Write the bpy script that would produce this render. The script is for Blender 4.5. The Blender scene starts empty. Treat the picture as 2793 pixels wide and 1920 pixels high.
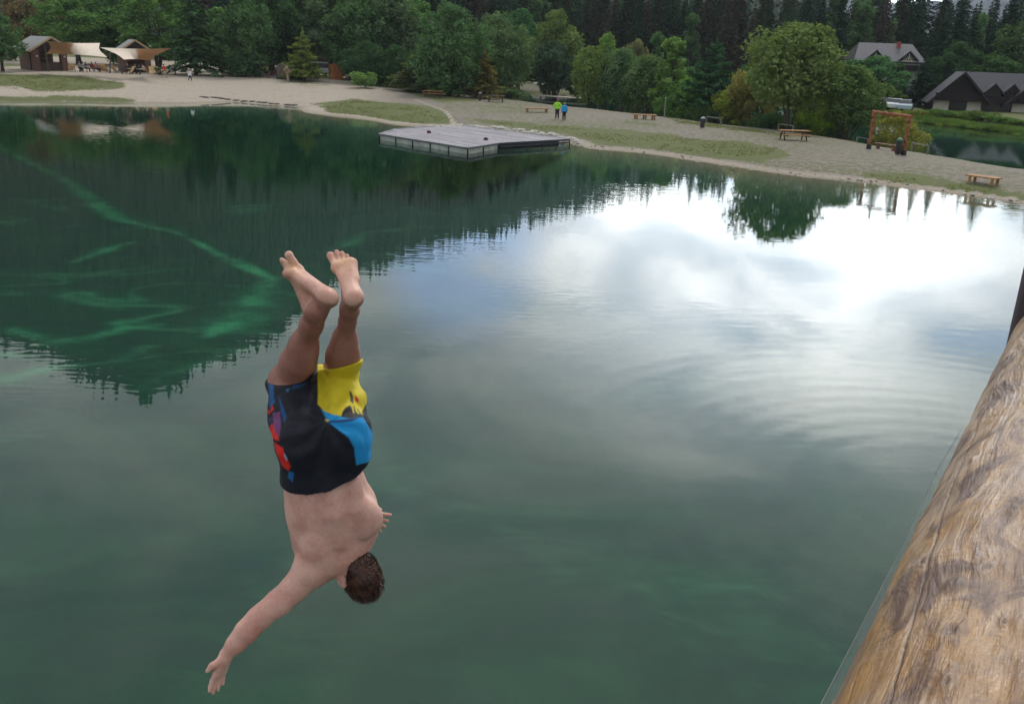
import bpy, math, random
import numpy as np
from mathutils import Vector, Matrix
random.seed(7); RNG=np.random.default_rng(7)
SC=bpy.context.scene; COL=SC.collection
# ------------------------------------------------------------------ camera
F,CX,CY,H=2445.,1396.5,960.,7.0
PT,RL=math.radians(18.85),math.radians(2.03)
_f=np.array([0,math.cos(PT),-math.sin(PT)]); _r0=np.array([1.,0,0]); _u0=np.cross(_r0,_f)
_r=math.cos(RL)*_r0+math.sin(RL)*_u0; _u=-math.sin(RL)*_r0+math.cos(RL)*_u0
CAMP=np.array([0,0,H])
def ray(x,y): return _f+_r*(x-CX)/F-_u*(y-CY)/F
def hit(x,y,z=0.):
    d=ray(x,y); return CAMP+(z-H)/d[2]*d
def at_depth(x,y,D): return CAMP+ray(x,y)*D
CM=Matrix(((_r[0],_u[0],-_f[0],0),(_r[1],_u[1],-_f[1],0),(_r[2],_u[2],-_f[2],H),(0,0,0,1)))
cd=bpy.data.cameras.new('camera'); cam=bpy.data.objects.new('camera',cd); COL.objects.link(cam)
cam.matrix_world=CM; cd.sensor_width=36; cd.lens=36*F/2793.; cd.clip_start=.05; cd.clip_end=6000
SC.camera=cam
SC.render.resolution_x=1024; SC.render.resolution_y=703
SC.view_settings.view_transform='Standard'; SC.view_settings.look='None'
SC.view_settings.exposure=-0.03; SC.view_settings.gamma=1
SC.cycles.max_bounces=8; SC.cycles.transparent_max_bounces=12; SC.cycles.volume_bounces=0
SC.cycles.volume_step_rate=4
# ------------------------------------------------------------------ node helpers
class NT:
    def __init__(s,nt): s.t=nt; s.n=nt.nodes; s.n.clear()
    def new(s,typ,ins=None,**kw):
        nd=s.n.new(typ)
        for k,v in kw.items(): setattr(nd,k,v)
        for k,v in (ins or {}).items():
            sk=nd.inputs[k]
            if isinstance(v,bpy.types.NodeSocket): s.t.links.new(v,sk)
            else: sk.default_value=v
        return nd
    def math(s,op,a,b=None,c=None,clamp=False):
        nd=s.n.new('ShaderNodeMath'); nd.operation=op; nd.use_clamp=clamp
        for i,v in enumerate((a,b,c)):
            if v is None: continue
            if isinstance(v,bpy.types.NodeSocket): s.t.links.new(v,nd.inputs[i])
            else: nd.inputs[i].default_value=v
        return nd.outputs[0]
    def vmath(s,op,a,b=None):
        nd=s.n.new('ShaderNodeVectorMath'); nd.operation=op
        for i,v in enumerate((a,b)):
            if v is None: continue
            if isinstance(v,bpy.types.NodeSocket): s.t.links.new(v,nd.inputs[i])
            else: nd.inputs[i].default_value=v
        return nd.outputs['Value' if op in('DISTANCE','LENGTH','DOT_PRODUCT') else 'Vector']
    def mix(s,f,a,b,blend='MIX'):
        nd=s.n.new('ShaderNodeMix'); nd.data_type='RGBA'; nd.blend_type=blend; nd.clamp_factor=True
        for i,v in ((0,f),(6,a),(7,b)):
            if isinstance(v,bpy.types.NodeSocket): s.t.links.new(v,nd.inputs[i])
            else: nd.inputs[i].default_value=(v if i==0 else (tuple(v)+(1,))[:4])
        return nd.outputs[2]
    def noise(s,vec,scale,detail=4,rough=.55,dist=0.,out='Fac'):
        return s.new('ShaderNodeTexNoise',{'Vector':vec,'Scale':scale,'Detail':detail,'Roughness':rough,'Distortion':dist}).outputs[out]
    def ramp(s,f,a,b):
        return s.new('ShaderNodeMapRange',{'Value':f,'From Min':a,'From Max':b},interpolation_type='SMOOTHSTEP').outputs[0]
    def link(s,a,b): s.t.links.new(a,b)
def mat(name,build):
    m=bpy.data.materials.new(name); m.use_nodes=True; T=NT(m.node_tree)
    out=T.n.new('ShaderNodeOutputMaterial'); build(T,out); return m
def pbr(T,out,color,rough=.7,normal=None,**kw):
    ins={'Base Color':color if isinstance(color,bpy.types.NodeSocket) else (tuple(color)+(1,))[:4],'Roughness':rough}
    if normal is not None: ins['Normal']=normal
    ins.update(kw); b=T.new('ShaderNodeBsdfPrincipled',ins); T.link(b.outputs[0],out.inputs['Surface']); return b
_mc={}
def plain(name,c,rough=.7,var=.25,scale=3.,bump=0.,metal=0.,stretch=(1,1,1)):
    if name in _mc: return _mc[name]
    def b(T,out):
        tc=T.new('ShaderNodeTexCoord').outputs['Object']
        mp=T.new('ShaderNodeMapping',{'Vector':tc,'Scale':stretch}).outputs[0]
        n=T.noise(mp,scale,6,.65)
        lo=[x*(1-var) for x in c]; hi=[min(1,x*(1+var)) for x in c]
        cc=T.mix(T.ramp(n,.3,.7),lo,hi); nm=None
        if bump: nm=T.new('ShaderNodeBump',{'Height':n,'Strength':.6,'Distance':bump}).outputs[0]
        pbr(T,out,cc,rough,nm,Metallic=metal)
    _mc[name]=mat(name,b); return _mc[name]
def wood(name,c,scale=1.,rough=.75):
    if name in _mc: return _mc[name]
    def b(T,out):
        tc=T.new('ShaderNodeTexCoord').outputs['Object']
        mp=T.new('ShaderNodeMapping',{'Vector':tc,'Scale':(7*scale,7*scale,1.5*scale)}).outputs[0]
        n=T.noise(mp,2.,6,.7); w=T.noise(tc,9*scale,3)
        cc=T.mix(T.ramp(n,.3,.7),[x*.5 for x in c],[x*1.25 for x in c]); cc=T.mix(T.math('MULTIPLY',T.ramp(w,.5,.8),.35),cc,[x*.45 for x in c])
        pbr(T,out,cc,rough,T.new('ShaderNodeBump',{'Height':n,'Strength':.5,'Distance':.01}).outputs[0])
    _mc[name]=mat(name,b); return _mc[name]
# ------------------------------------------------------------------ world: overcast, broken cloud
W=bpy.data.worlds.new('World'); SC.world=W; W.use_nodes=True; T=NT(W.node_tree)
SUN_EL,SUN_AZ=math.radians(52),math.radians(20)   # azimuth from +Y towards +X
wout=T.n.new('ShaderNodeOutputWorld'); tc=T.new('ShaderNodeTexCoord').outputs['Generated']
sky=T.new('ShaderNodeTexSky',sky_type='NISHITA',sun_disc=False,sun_elevation=SUN_EL,sun_rotation=SUN_AZ,altitude=800,air_density=1.,dust_density=2.)
sep=T.new('ShaderNodeSeparateXYZ',{'Vector':tc}); z=T.math('MAXIMUM',sep.outputs[2],0.0)
zz=T.math('ADD',z,.13)
pv=T.new('ShaderNodeCombineXYZ',{'X':T.math('DIVIDE',sep.outputs[0],zz),'Y':T.math('DIVIDE',sep.outputs[1],zz),'Z':0.}).outputs[0]
n1=T.noise(pv,1.7,7,.55,.6); n2=T.noise(T.vmath('ADD',pv,(4.3,1.7,0)),.42,3,.5)
def dirv(azd,eld):
    a,e=math.radians(azd),math.radians(eld); return (math.sin(a)*math.cos(e),math.cos(a)*math.cos(e),math.sin(e))
def lobe(azd,eld,w0,w1):  # 1 inside w1 deg falling to 0 at w0 deg
    dd=T.vmath('DISTANCE',T.vmath('NORMALIZE',tc),dirv(azd,eld))
    return T.ramp(dd,2*math.sin(math.radians(w0)/2),2*math.sin(math.radians(w1)/2))
b1=lobe(16,6,24,7); b2=lobe(14,24,30,6); b0=lobe(-28,34,30,5)
base=T.math('ADD',T.math('MULTIPLY',T.ramp(n1,.30,.74),7.0),7.8)
base=T.math('MULTIPLY',base,T.math('ADD',T.math('MULTIPLY',T.ramp(n2,.3,.7),.5),.72))
base=T.math('MULTIPLY',base,T.math('ADD',.62,T.math('MULTIPLY',T.ramp(sep.outputs[1],-.6,.25),.38)))  # unseen cloud behind the camera dimmed, added for top-lit contrast on the diver
base=T.math('MULTIPLY',base,T.math('ADD',1.,T.math('ADD',T.math('MULTIPLY',b1,2.9),T.math('MULTIPLY',b2,.25))))
ccol=T.mix(T.ramp(n1,.25,.65),(.78,.90,1.04),(.97,.99,1.0))
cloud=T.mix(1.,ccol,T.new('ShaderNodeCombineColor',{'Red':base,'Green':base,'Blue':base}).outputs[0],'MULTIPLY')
hole=T.math('MULTIPLY',lobe(-3.5,13.2,6.5,2.5),T.ramp(T.noise(pv,1.6,5),.30,.52))
hole=T.math('MAXIMUM',T.math('MULTIPLY',hole,.62),T.math('MULTIPLY',T.ramp(n1,.40,.30),.35))
blue=T.mix(1.,sky.outputs[0],(2.6,3.1,3.8),'MULTIPLY')
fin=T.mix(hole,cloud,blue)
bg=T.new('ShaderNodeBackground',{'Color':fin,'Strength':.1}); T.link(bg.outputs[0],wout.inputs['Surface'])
sd=bpy.data.lights.new('sun','SUN'); sd.energy=1.4; sd.angle=math.radians(12); sd.color=(1,.95,.87)
so=bpy.data.objects.new('sun',sd); COL.objects.link(so)
so.rotation_euler=Vector((-math.sin(SUN_AZ)*math.cos(SUN_EL),-math.cos(SUN_AZ)*math.cos(SUN_EL),-math.sin(SUN_EL))).to_track_quat('-Z','Y').to_euler()
# ------------------------------------------------------------------ object helpers
def mesh(name,v,f,m=None,smooth=False):
    me=bpy.data.meshes.new(name); v=np.asarray(v,dtype=np.float32).reshape(-1,3)
    if isinstance(f,np.ndarray):
        k=f.shape[1]; me.vertices.add(len(v)); me.vertices.foreach_set('co',v.ravel())
        me.loops.add(f.size); me.loops.foreach_set('vertex_index',f.astype(np.int32).ravel())
        me.polygons.add(len(f)); me.polygons.foreach_set('loop_start',np.arange(0,f.size,k,dtype=np.int32))
        me.update(calc_edges=True)
    else: me.from_pydata([tuple(map(float,p)) for p in v],[],f); me.update()
    if m: me.materials.append(m)
    if smooth: me.polygons.foreach_set('use_smooth',np.ones(len(me.polygons),dtype=bool))
    return me
def obj(name,me,parent=None):
    o=bpy.data.objects.new(name,me); COL.objects.link(o)
    if parent: o.parent=parent
    return o
def tag(o,label=None,cat=None,group=None,kind=None):
    if label: o['label']=label
    if cat: o['category']=cat
    if group: o['group']=group
    if kind: o['kind']=kind
    return o
def thing(name,label,cat,loc=(0,0,0),rz=0.,group=None):
    o=bpy.data.objects.new(name,None); COL.objects.link(o); o.empty_display_size=.2
    o.location=tuple(map(float,loc)); o.rotation_euler=(0,0,rz); return tag(o,label,cat,group)
class MB:
    def __init__(s): s.v=[]; s.f=[]
    def add(s,v,f):
        b=len(s.v); s.v+= [tuple(map(float,p)) for p in v]; s.f+=[[b+i for i in q] for q in f]; return s
    def box(s,x0,x1,y0,y1,z0,z1):
        return s.add([(x,y,z) for z in(z0,z1) for y in(y0,y1) for x in(x0,x1)],[(0,2,3,1),(4,5,7,6),(0,1,5,4),(2,6,7,3),(0,4,6,2),(1,3,7,5)])
    def beam(s,a,b,w,h=None):
        a=Vector(a);b=Vector(b);h=h or w; d=(b-a).normalized(); up=Vector((0,0,1)) if abs(d.z)<.95 else Vector((1,0,0))
        sx=d.cross(up).normalized()*w/2; sy=sx.cross(d).normalized()*h/2
        return s.add([p+i*sx+j*sy for p in(a,b) for i,j in((-1,-1),(1,-1),(1,1),(-1,1))],[(0,1,2,3),(7,6,5,4),(0,4,5,1),(1,5,6,2),(2,6,7,3),(3,7,4,0)])
    def tube(s,pts,rad,n=8,wob=0.):
        pts=[Vector(p) for p in pts]; rings=[]; up=Vector((.13,.97,.21))
        for i,p in enumerate(pts):
            d=(pts[min(i+1,len(pts)-1)]-pts[max(i-1,0)]).normalized(); sx=d.cross(up).normalized(); sy=sx.cross(d)
            r=rad[i] if hasattr(rad,'__len__') else rad
            rings.append([p+(sx*math.cos(t)+sy*math.sin(t))*r*(1+random.uniform(-wob,wob)) for t in [2*math.pi*k/n for k in range(n)]])
        f=[[(i*n+k),(i*n+(k+1)%n),((i+1)*n+(k+1)%n),((i+1)*n+k)] for i in range(len(pts)-1) for k in range(n)]
        f+=[list(range(n))[::-1],[(len(pts)-1)*n+k for k in range(n)]]
        return s.add([q for r in rings for q in r],f)
    def prism(s,poly,z0,z1):
        n=len(poly); return s.add([(x,y,z0) for x,y in poly]+[(x,y,z1) for x,y in poly],[list(range(n))[::-1],list(range(n,2*n))]+[[i,(i+1)%n,n+(i+1)%n,n+i] for i in range(n)])
    def prismy(s,poly,y0,y1):  # polygon in x,z extruded along y
        n=len(poly); return s.add([(x,y0,z) for x,z in poly]+[(x,y1,z) for x,z in poly],[list(range(n)),list(range(n,2*n))[::-1]]+[[(i+1)%n,i,n+i,n+(i+1)%n] for i in range(n)])
    def out(s,name,m,parent=None,smooth=False): return obj(name,mesh(name,s.v,s.f,m,smooth),parent)
def copy_tree(o,parent=None):
    c=o.copy(); COL.objects.link(c); c.parent=parent
    for ch in list(o.children): copy_tree(ch,c)
    return c
# ------------------------------------------------------------------ terrain
def fbm(x,y,s=1.,seed=0,oc=4):
    x=np.asarray(x,float)/s; y=np.asarray(y,float)/s; t=0; a=1.; tot=0
    rg=np.random.default_rng(seed)
    for o in range(oc):
        for k in range(3):
            an=rg.uniform(0,6.28); ph=rg.uniform(0,6.28,2)
            xx=x*math.cos(an)-y*math.sin(an); yy=x*math.sin(an)+y*math.cos(an)
            t=t+a*np.sin(xx+ph[0]+1.3*np.sin(yy*.7+ph[1]))*np.cos(yy*.8+ph[1]); tot+=a*.5
        x=x*1.93; y=y*1.93; a*=.55
    return t/tot
def poly_sd(px,py,poly):
    P=np.array(poly,float); Q=np.roll(P,-1,0); d=np.full(np.shape(px),1e9); ins=np.zeros(np.shape(px),bool)
    for (x0,y0),(x1,y1) in zip(P,Q):
        ex,ey=x1-x0,y1-y0; t=np.clip(((px-x0)*ex+(py-y0)*ey)/(ex*ex+ey*ey+1e-12),0,1)
        d=np.minimum(d,np.hypot(px-x0-t*ex,py-y0-t*ey))
        c=((y0>py)!=(y1>py)); ins^= c&(px<(x1-x0)*(py-y0)/((y1-y0) if y1!=y0 else 1e-9)+x0)
    return np.where(ins,-d,d)
def L(pts,z=0.): return [tuple(hit(x,y,z)[:2]) for x,y in pts]
lake=[(-150,70),(-95,88)]+L([(0,278),(200,278),(386,282),(500,283),(637,279),(720,286),(790,291),(826,294),(813,299),(828,306),(856,311),(902,316),(980,324),(1060,338),(1180,348),(1290,352),(1400,368),(1554,386),(1600,404),(1730,415),(1901,440),(2040,462),(2180,481),(2391,502),(2531,520),(2660,538),(2793,558)])+[(33,38),(46,20),(60,-10),(50,-55),(-60,-60),(-120,-25),(-150,20)]
pond=L([(2793,467),(2636,439),(2531,423),(2440,408),(2334,388),(2150,362),(2000,347),(1929,337),(1787,320),(1660,305),(1560,296),(1433,280),(1405,268),(1445,256),(1511,262),(1600,260),(1683,253),(1760,258),(1844,265),(1986,276),(2150,290),(2360,312),(2513,333),(2671,351),(2793,365)])+[(75,92),(80,60),(50,52)]
def G(x,y):
    x=np.asarray(x,float); y=np.asarray(y,float)
    dl=poly_sd(x,y,lake)+.35*fbm(x,y,2.2,3,3); dp=poly_sd(x,y,pond)+.3*fbm(x,y,2.,5,3)
    w=np.minimum(dl,dp); cap=1.0+.95/(1+np.exp((x+17)/5.))
    far=np.clip((y-155)/60,0,None); hill=np.where(x>-200,far**1.1*1.6,0)*np.clip((x+30)/50,.3,1)
    far2=np.clip(y-165,0,12)
    land=cap*(1-np.exp(-np.maximum(w,0)*.17/cap))*(1+.05*fbm(x,y,7.,8,3))+np.minimum(hill,9)
    bl=-4.1*(1-np.exp(np.minimum(dl,0)*.13))-.25*(fbm(x,y,9.,2,3)+.6)*np.clip(-dl/10,0,1)
    bp=-2.2*(1-np.exp(np.minimum(dp,0)*.18))
    return np.where(w>0,land,np.where(dl<dp,bl,bp)),w,dl,dp
def gz(x,y): return float(G(np.array([x]),np.array([y]))[0][0])
def gp(u,v):
    z=1.
    for _ in range(12): p=hit(u,v,z); z=.5*z+.5*max(gz(p[0],p[1]),0.)
    p=hit(u,v,z); return np.array([p[0],p[1],gz(p[0],p[1])])
def depth(p): return float((np.asarray(p)-CAMP)@_f)
def prj(p):
    v=np.asarray(p)-CAMP; zc=v@_f; return CX+F*(v@_r)/zc,CY-F*(v@_u)/zc
def stroke_mask(X,Y,pts,z,soft=.6):
    """soft world-space band along a polyline of (u,v,width_px)"""
    M=np.zeros(X.shape); W=[hit(u,v,z) for u,v,_ in pts]
    rd=[max(.12,w/2*depth(p)/F*3.4) for (_,_,w),p in zip(pts,W)]
    for i in range(len(W)-1):
        a,b=W[i],W[i+1]; ex,ey=b[0]-a[0],b[1]-a[1]; t=np.clip(((X-a[0])*ex+(Y-a[1])*ey)/(ex*ex+ey*ey),0,1)
        d=np.hypot(X-a[0]-t*ex,Y-a[1]-t*ey)/(rd[i]*(1-t)+rd[i+1]*t)
        M=np.maximum(M,1/(1+np.exp((d-.55)/(.20*soft/.6))))
    return M
def build_ground():
    xs=np.concatenate([-35-np.cumsum(np.full(68,.6))[::-1],np.arange(-35,20,.3),20+np.cumsum(np.full(75,.6))])
    o=[]; s=1.
    while len(o)<42: o.append((o[-1] if o else 0)+s); s*=1.16
    xs=np.concatenate([xs[0]-np.array(o)[::-1],xs,xs[-1]+np.array(o)])
    ys=np.concatenate([-90+np.arange(0,95,5.),np.arange(5,50,.25),np.arange(50,135,.45)]); o=[];s=.6
    while len(o)<44: o.append((o[-1] if o else 0)+s); s*=1.17
    ys=np.concatenate([ys,ys[-1]+np.array(o)])
    X,Y=np.meshgrid(xs,ys); Z,w,dl,dp=G(X,Y); nx,ny=len(xs),len(ys)
    wx=X+1.1*fbm(X,Y,1.7,21,3); wy=Y+1.1*fbm(X,Y,1.6,22,3)
    grass=np.zeros(X.shape)
    PZ=np.maximum(Z,0); Zc=(Y*_f[1]+(PZ-H)*_f[2]); Zs=np.where(Zc>1,Zc,1e9); PU=CX+F*(X*_r[0]+Y*_r[1]+(PZ-H)*_r[2])/Zs; PV=CY-F*(X*_u[0]+Y*_u[1]+(PZ-H)*_u[2])/Zs
    wu=14*fbm(X,Y,1.7,21,3); wv_=4.*fbm(X,Y,1.2,22,3)
    patches=[([(-60,203),(130,203),(250,212),(340,228),(330,240),(240,247),(100,251),(40,235),(-60,232)],1),
      ([(-60,262),(60,264),(200,262),(310,264),(370,274),(360,280),(-60,277)],1),
      ([(862,287),(900,277),(960,272),(1100,283),(1190,297),(1240,320),(1236,338),(1150,342),(1060,331),(980,318),(900,308)],.95),
      ([(1265,322),(1400,330),(1560,345),(1700,352),(1850,372),(2000,388),(2120,402),(2160,425),(2080,444),(1900,428),(1740,404),(1620,392),(1560,368),(1400,350)],.98),
      ([(2335,475),(2450,470),(2560,490),(2700,510),(2860,548),(2860,568),(2660,532),(2520,512),(2400,494)],1.05),
      ([(1700,326),(1800,338),(1790,346),(1700,338)],.8),([(1816,322),(1960,338),(2100,360),(2240,378),(2140,374),(1980,352),(1860,340)],.8),
      ([(1120,248),(1300,270),(1300,281),(1200,278),(1120,258)],.9),([(760,216),(860,226),(905,233),(820,232)],.9),([(0,172),(70,176),(70,184),(0,182)],1)]
    for poly,k in patches: grass=np.maximum(grass,k/(1+np.exp(poly_sd(PU+wu,PV+wv_,poly)/(3.+.02*0))))
    # vegetated strip on the far (pond) side and everywhere beyond the clearing
    ed=np.where((dp>0)&(dl>4.),np.exp(-np.maximum(dp-1.2,0)/1.6),0); grass=np.maximum(grass,ed*.9)
    grass=np.where((dp>0)&(dl>1.2)&(X>-8),np.maximum(grass,.37+.16*fbm(X,Y,5.,41,3)),grass)
    grass=np.where((Y>118)&(X>18),1,grass); grass=np.where(Y>np.where(X<-5,178,160),1,grass); grass=np.where((dp>0)&(X>40)&(Y>80),1,grass)
    grass=np.where((w<.9)&(w>0)&(dl<dp)&(X>-38),0,grass)
    path=stroke_mask(X,Y,[(1130,275,3),(1215,300,4),(1255,330,8)],.9)
    sand=np.exp(-np.maximum(dl,0)/1.2)*np.where(X>-25,1,.9)+.8/(1+np.exp((X+14)/4))
    sand=np.clip(np.maximum(sand,path),0,1); grass=grass*(1-path)
    zb=-3.6; st=np.zeros(X.shape)
    def S(pts,k=1.,soft=.6):
        nonlocal st; st=np.maximum(st,k*stroke_mask(X,Y,pts,zb,soft))
    S([(-60,395,6),(80,435,14),(170,470,14),(240,520,26),(310,570,30),(370,588,14),(480,615,9),(560,655,12),(640,690,26),(735,728,14)],.9)
    S([(-10,560,8),(120,600,10),(260,590,12),(360,575,12)],.4,1.2); S([(200,680,14),(280,655,28),(350,640,16)],.8,1.)
    S([(735,728,22),(690,780,50),(650,830,64),(560,875,16)],.8,1.); S([(30,855,18),(120,888,30),(240,880,22),(340,850,36),(420,845,22)],.75,1.)
    S([(330,935,24),(400,905,26),(430,900,14)],.65,1.); S([(350,1010,36),(440,975,34),(560,940,18),(700,900,14)],.5,1.2)
    S([(470,370,5),(540,380,7),(620,372,4)],.35); S([(860,455,5),(980,460,6),(1100,440,5)],.3); S([(950,525,5),(1010,530,6),(1100,500,6)],.35)
    S([(300,345,5),(500,352,6),(700,340,5)],.25,1.); S([(1150,470,5),(1320,478,7),(1500,468,5)],.25,1.)
    S([(980,1250,50),(1250,1310,70),(1500,1400,80),(1750,1480,70),(2050,1560,80),(2300,1720,60)],.27,2.4)
    S([(1040,1480,40),(1300,1560,60),(1650,1600,60),(2000,1720,60)],.1,2.5); S([(1250,1330,60),(1500,1470,60),(1800,1600,60)],.2,2.5); S([(1200,1240,30),(1050,1180,36),(1100,1300,26)],.26,2.)
    S([(-50,1500,70),(200,1430,60),(400,1380,60)],.12,2.5)
    st=np.clip(st*(.75+.45*fbm(X,Y,.8,31,4))+.05*np.clip(fbm(X,Y*1.6,2.4,33,4),0,1)*(dl<-3),0,1)
    wX=X+2.6*fbm(X,Y,4.2,51,2); wY=Y+2.6*fbm(X,Y,4.,52,2); rdg=np.clip(1-np.abs(fbm(wX*.45+wY*.25,wY*1.1,1.9,53,3))*2.6,0,1)**2*np.clip(fbm(X,Y,5.,54,2)+.45,0,1)
    st=np.maximum(st,.52*rdg/(1+np.exp((X+3.5)/.8))/(1+np.exp((15.5-Y)/.8))*(Y<62)*(dl<-4))
    v=np.stack([X,Y,Z],-1).reshape(-1,3); i=np.arange(nx*ny).reshape(ny,nx)
    f=np.stack([i[:-1,:-1],i[:-1,1:],i[1:,1:],i[1:,:-1]],-1).reshape(-1,4)
    me=mesh('ground',v,f,None,True)
    a=me.color_attributes.new('cover','FLOAT_COLOR','POINT'); c=np.ones((nx*ny,4),np.float32)
    c[:,0]=grass.ravel(); c[:,1]=sand.ravel(); c[:,2]=st.ravel(); a.data.foreach_set('color',c.ravel())
    def b(T,out):
        at=T.new('ShaderNodeAttribute',attribute_name='cover').outputs['Color']; sp=T.new('ShaderNodeSeparateColor',{'Color':at})
        ob=T.new('ShaderNodeTexCoord').outputs['Object']; zc=T.new('ShaderNodeSeparateXYZ',{'Vector':ob}).outputs[2]
        nb=T.noise(ob,.8,6,.7); nf=T.noise(ob,9.,5,.7); nm=T.noise(ob,2.6,5,.65)
        gravel=T.mix(T.ramp(nf,.3,.72),(.12,.10,.082),(.28,.243,.205)); gravel=T.mix(T.math('MULTIPLY',T.ramp(nb,.45,.62),.55),gravel,(.19,.17,.10)); gravel=T.mix(T.math('MULTIPLY',T.ramp(nm,.50,.36),.35),gravel,(.30,.265,.225))
        sandc=T.mix(T.ramp(nf,.3,.7),(.30,.25,.195),(.485,.415,.335)); sandc=T.mix(T.math('MULTIPLY',T.ramp(nm,.55,.75),.35),sandc,(.30,.27,.2))
        bare=T.mix(T.ramp(T.math('ADD',sp.outputs[1],T.math('MULTIPLY',T.math('SUBTRACT',nm,.5),.5)),.25,.75),gravel,sandc)
        gr=T.mix(T.ramp(nf,.3,.7),(.050,.066,.016),(.150,.165,.040)); gr=T.mix(T.ramp(nb,.35,.65),gr,(.095,.115,.024)); gr=T.mix(T.math('MULTIPLY',T.ramp(nm,.55,.72),.5),gr,(.19,.165,.09))
        gf=T.math('ADD',sp.outputs[0],T.math('MULTIPLY',T.math('SUBTRACT',nm,.5),1.5)); gf=T.math('ADD',gf,T.math('MULTIPLY',T.math('SUBTRACT',nf,.5),.5))
        pb=T.new('ShaderNodeTexVoronoi',{'Vector':ob,'Scale':5.5}).outputs['Color']; bare=T.mix(.15,bare,T.mix(1.,bare,T.mix(T.new('ShaderNodeSeparateColor',{'Color':pb}).outputs[0],(.45,.45,.45),(1.7,1.65,1.6)),'MULTIPLY'))
        tr_=T.noise(T.new('ShaderNodeMapping',{'Vector':ob,'Rotation':(0,0,.5),'Scale':(.35,1.3,1)}).outputs[0],.9,4,.7); bare=T.mix(T.math('MULTIPLY',T.ramp(tr_,.52,.66),.22),bare,(.15,.125,.10))
        land=T.mix(T.ramp(gf,.30,.62),bare,gr)
        # lake bed: dark weed, pale marl streaks
        wd=T.noise(T.new('ShaderNodeMapping',{'Vector':ob,'Scale':(.45,1.,1.)}).outputs[0],.35,6,.6,1.2)
        weed=T.mix(T.ramp(wd,.36,.74),(.008,.028,.012),(.040,.098,.036)); nb2=T.noise(ob,.12,2)
        bed=T.mix(T.ramp(T.math('ADD',sp.outputs[2],T.math('MULTIPLY',T.math('SUBTRACT',T.noise(T.new('ShaderNodeMapping',{'Vector':ob,'Scale':(.5,1.,1.)}).outputs[0],1.3,6,.68,.8),.5),.60)),.06,.90),weed,(.58,.84,.44))
        silt=T.mix(T.ramp(nm,.3,.7),(.20,.17,.10),(.33,.29,.18)); bed=T.mix(T.ramp(zc,-1.5,-.15),bed,silt)
        c=T.mix(T.ramp(zc,-.06,.05),bed,land); wet=T.ramp(zc,.16,.02); c=T.mix(T.math('MULTIPLY',wet,.35),c,(.16,.13,.09))
        nrm=T.new('ShaderNodeBump',{'Height':T.math('ADD',nf,T.math('MULTIPLY',nm,2.)),'Strength':.5,'Distance':.06}).outputs[0]
        pbr(T,out,c,.9,nrm)
    me.materials.append(mat('ground',b)); tag(obj('ground',me),kind='structure')
build_ground()
# ------------------------------------------------------------------ water
def wb(T,out):
    ob=T.new('ShaderNodeTexCoord').outputs['Object']
    mp=T.new('ShaderNodeMapping',{'Vector':ob,'Scale':(.42,1.15,1)}).outputs[0]
    c1=hit(2690,1390,0)
    big=T.noise(ob,.06,3,.5); amp=T.math('ADD',T.math('MULTIPLY',T.ramp(big,.42,.62),1.1),.35)
    cn=hit(950,1750,0); amp=T.math('MULTIPLY',amp,T.ramp(T.vmath('DISTANCE',ob,(float(cn[0]),float(cn[1]),0)),5.,13.))
    amp=T.math('MULTIPLY',amp,T.math('SUBTRACT',1.,T.math('MULTIPLY',T.ramp(T.vmath('DISTANCE',ob,(float(c1[0]),float(c1[1]),0)),15.,8.),.75)))
    n1=T.noise(mp,4.8,.6,.35,.3); n2=T.noise(mp,1.2,2,.5,.4)
    dx=T.vmath('DISTANCE',ob,(float(c1[0]),float(c1[1]),0)); wob=T.math('MULTIPLY',T.noise(ob,.5,2),2.2)
    rg=T.math('SINE',T.math('ADD',T.math('MULTIPLY',dx,10.),wob)); rg=T.math('MULTIPLY',rg,T.math('MULTIPLY',T.ramp(dx,1.,3.),T.ramp(dx,15.,5.)))
    rg=T.math('MULTIPLY',rg,T.ramp(T.noise(ob,.35,3),.22,.42))
    h=T.math('ADD',T.math('MULTIPLY',T.math('MULTIPLY',n1,amp),.0019),T.math('MULTIPLY',n2,.0016)); h=T.math('ADD',h,T.math('MULTIPLY',rg,.00045))
    bp=T.new('ShaderNodeBump',{'Height':h,'Strength':1.,'Distance':1.}).outputs[0]
    fr=T.new('ShaderNodeFresnel',{'IOR':1.333,'Normal':bp}).outputs[0]
    gl=T.new('ShaderNodeBsdfGlossy',{'Color':(1,1,1,1),'Roughness':.0,'Normal':bp}); tr=T.new('ShaderNodeBsdfTransparent',{'Color':(1,1,1,1)})
    geo=T.new('ShaderNodeNewGeometry').outputs['Backfacing']
    mx=T.new('ShaderNodeMixShader',{0:T.math('MULTIPLY',fr,T.math('SUBTRACT',1.,geo)),1:tr.outputs[0],2:gl.outputs[0]}); T.link(mx.outputs[0],out.inputs['Surface'])
    va=T.new('ShaderNodeVolumeAbsorption',{'Color':(.0,.62,.53,1),'Density':.14}); T.link(va.outputs[0],out.inputs['Volume'])
wm=mat('water',wb)
tag(MB().box(-210,120,-85,205,-9,0).out('water',wm),kind='structure')
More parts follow.
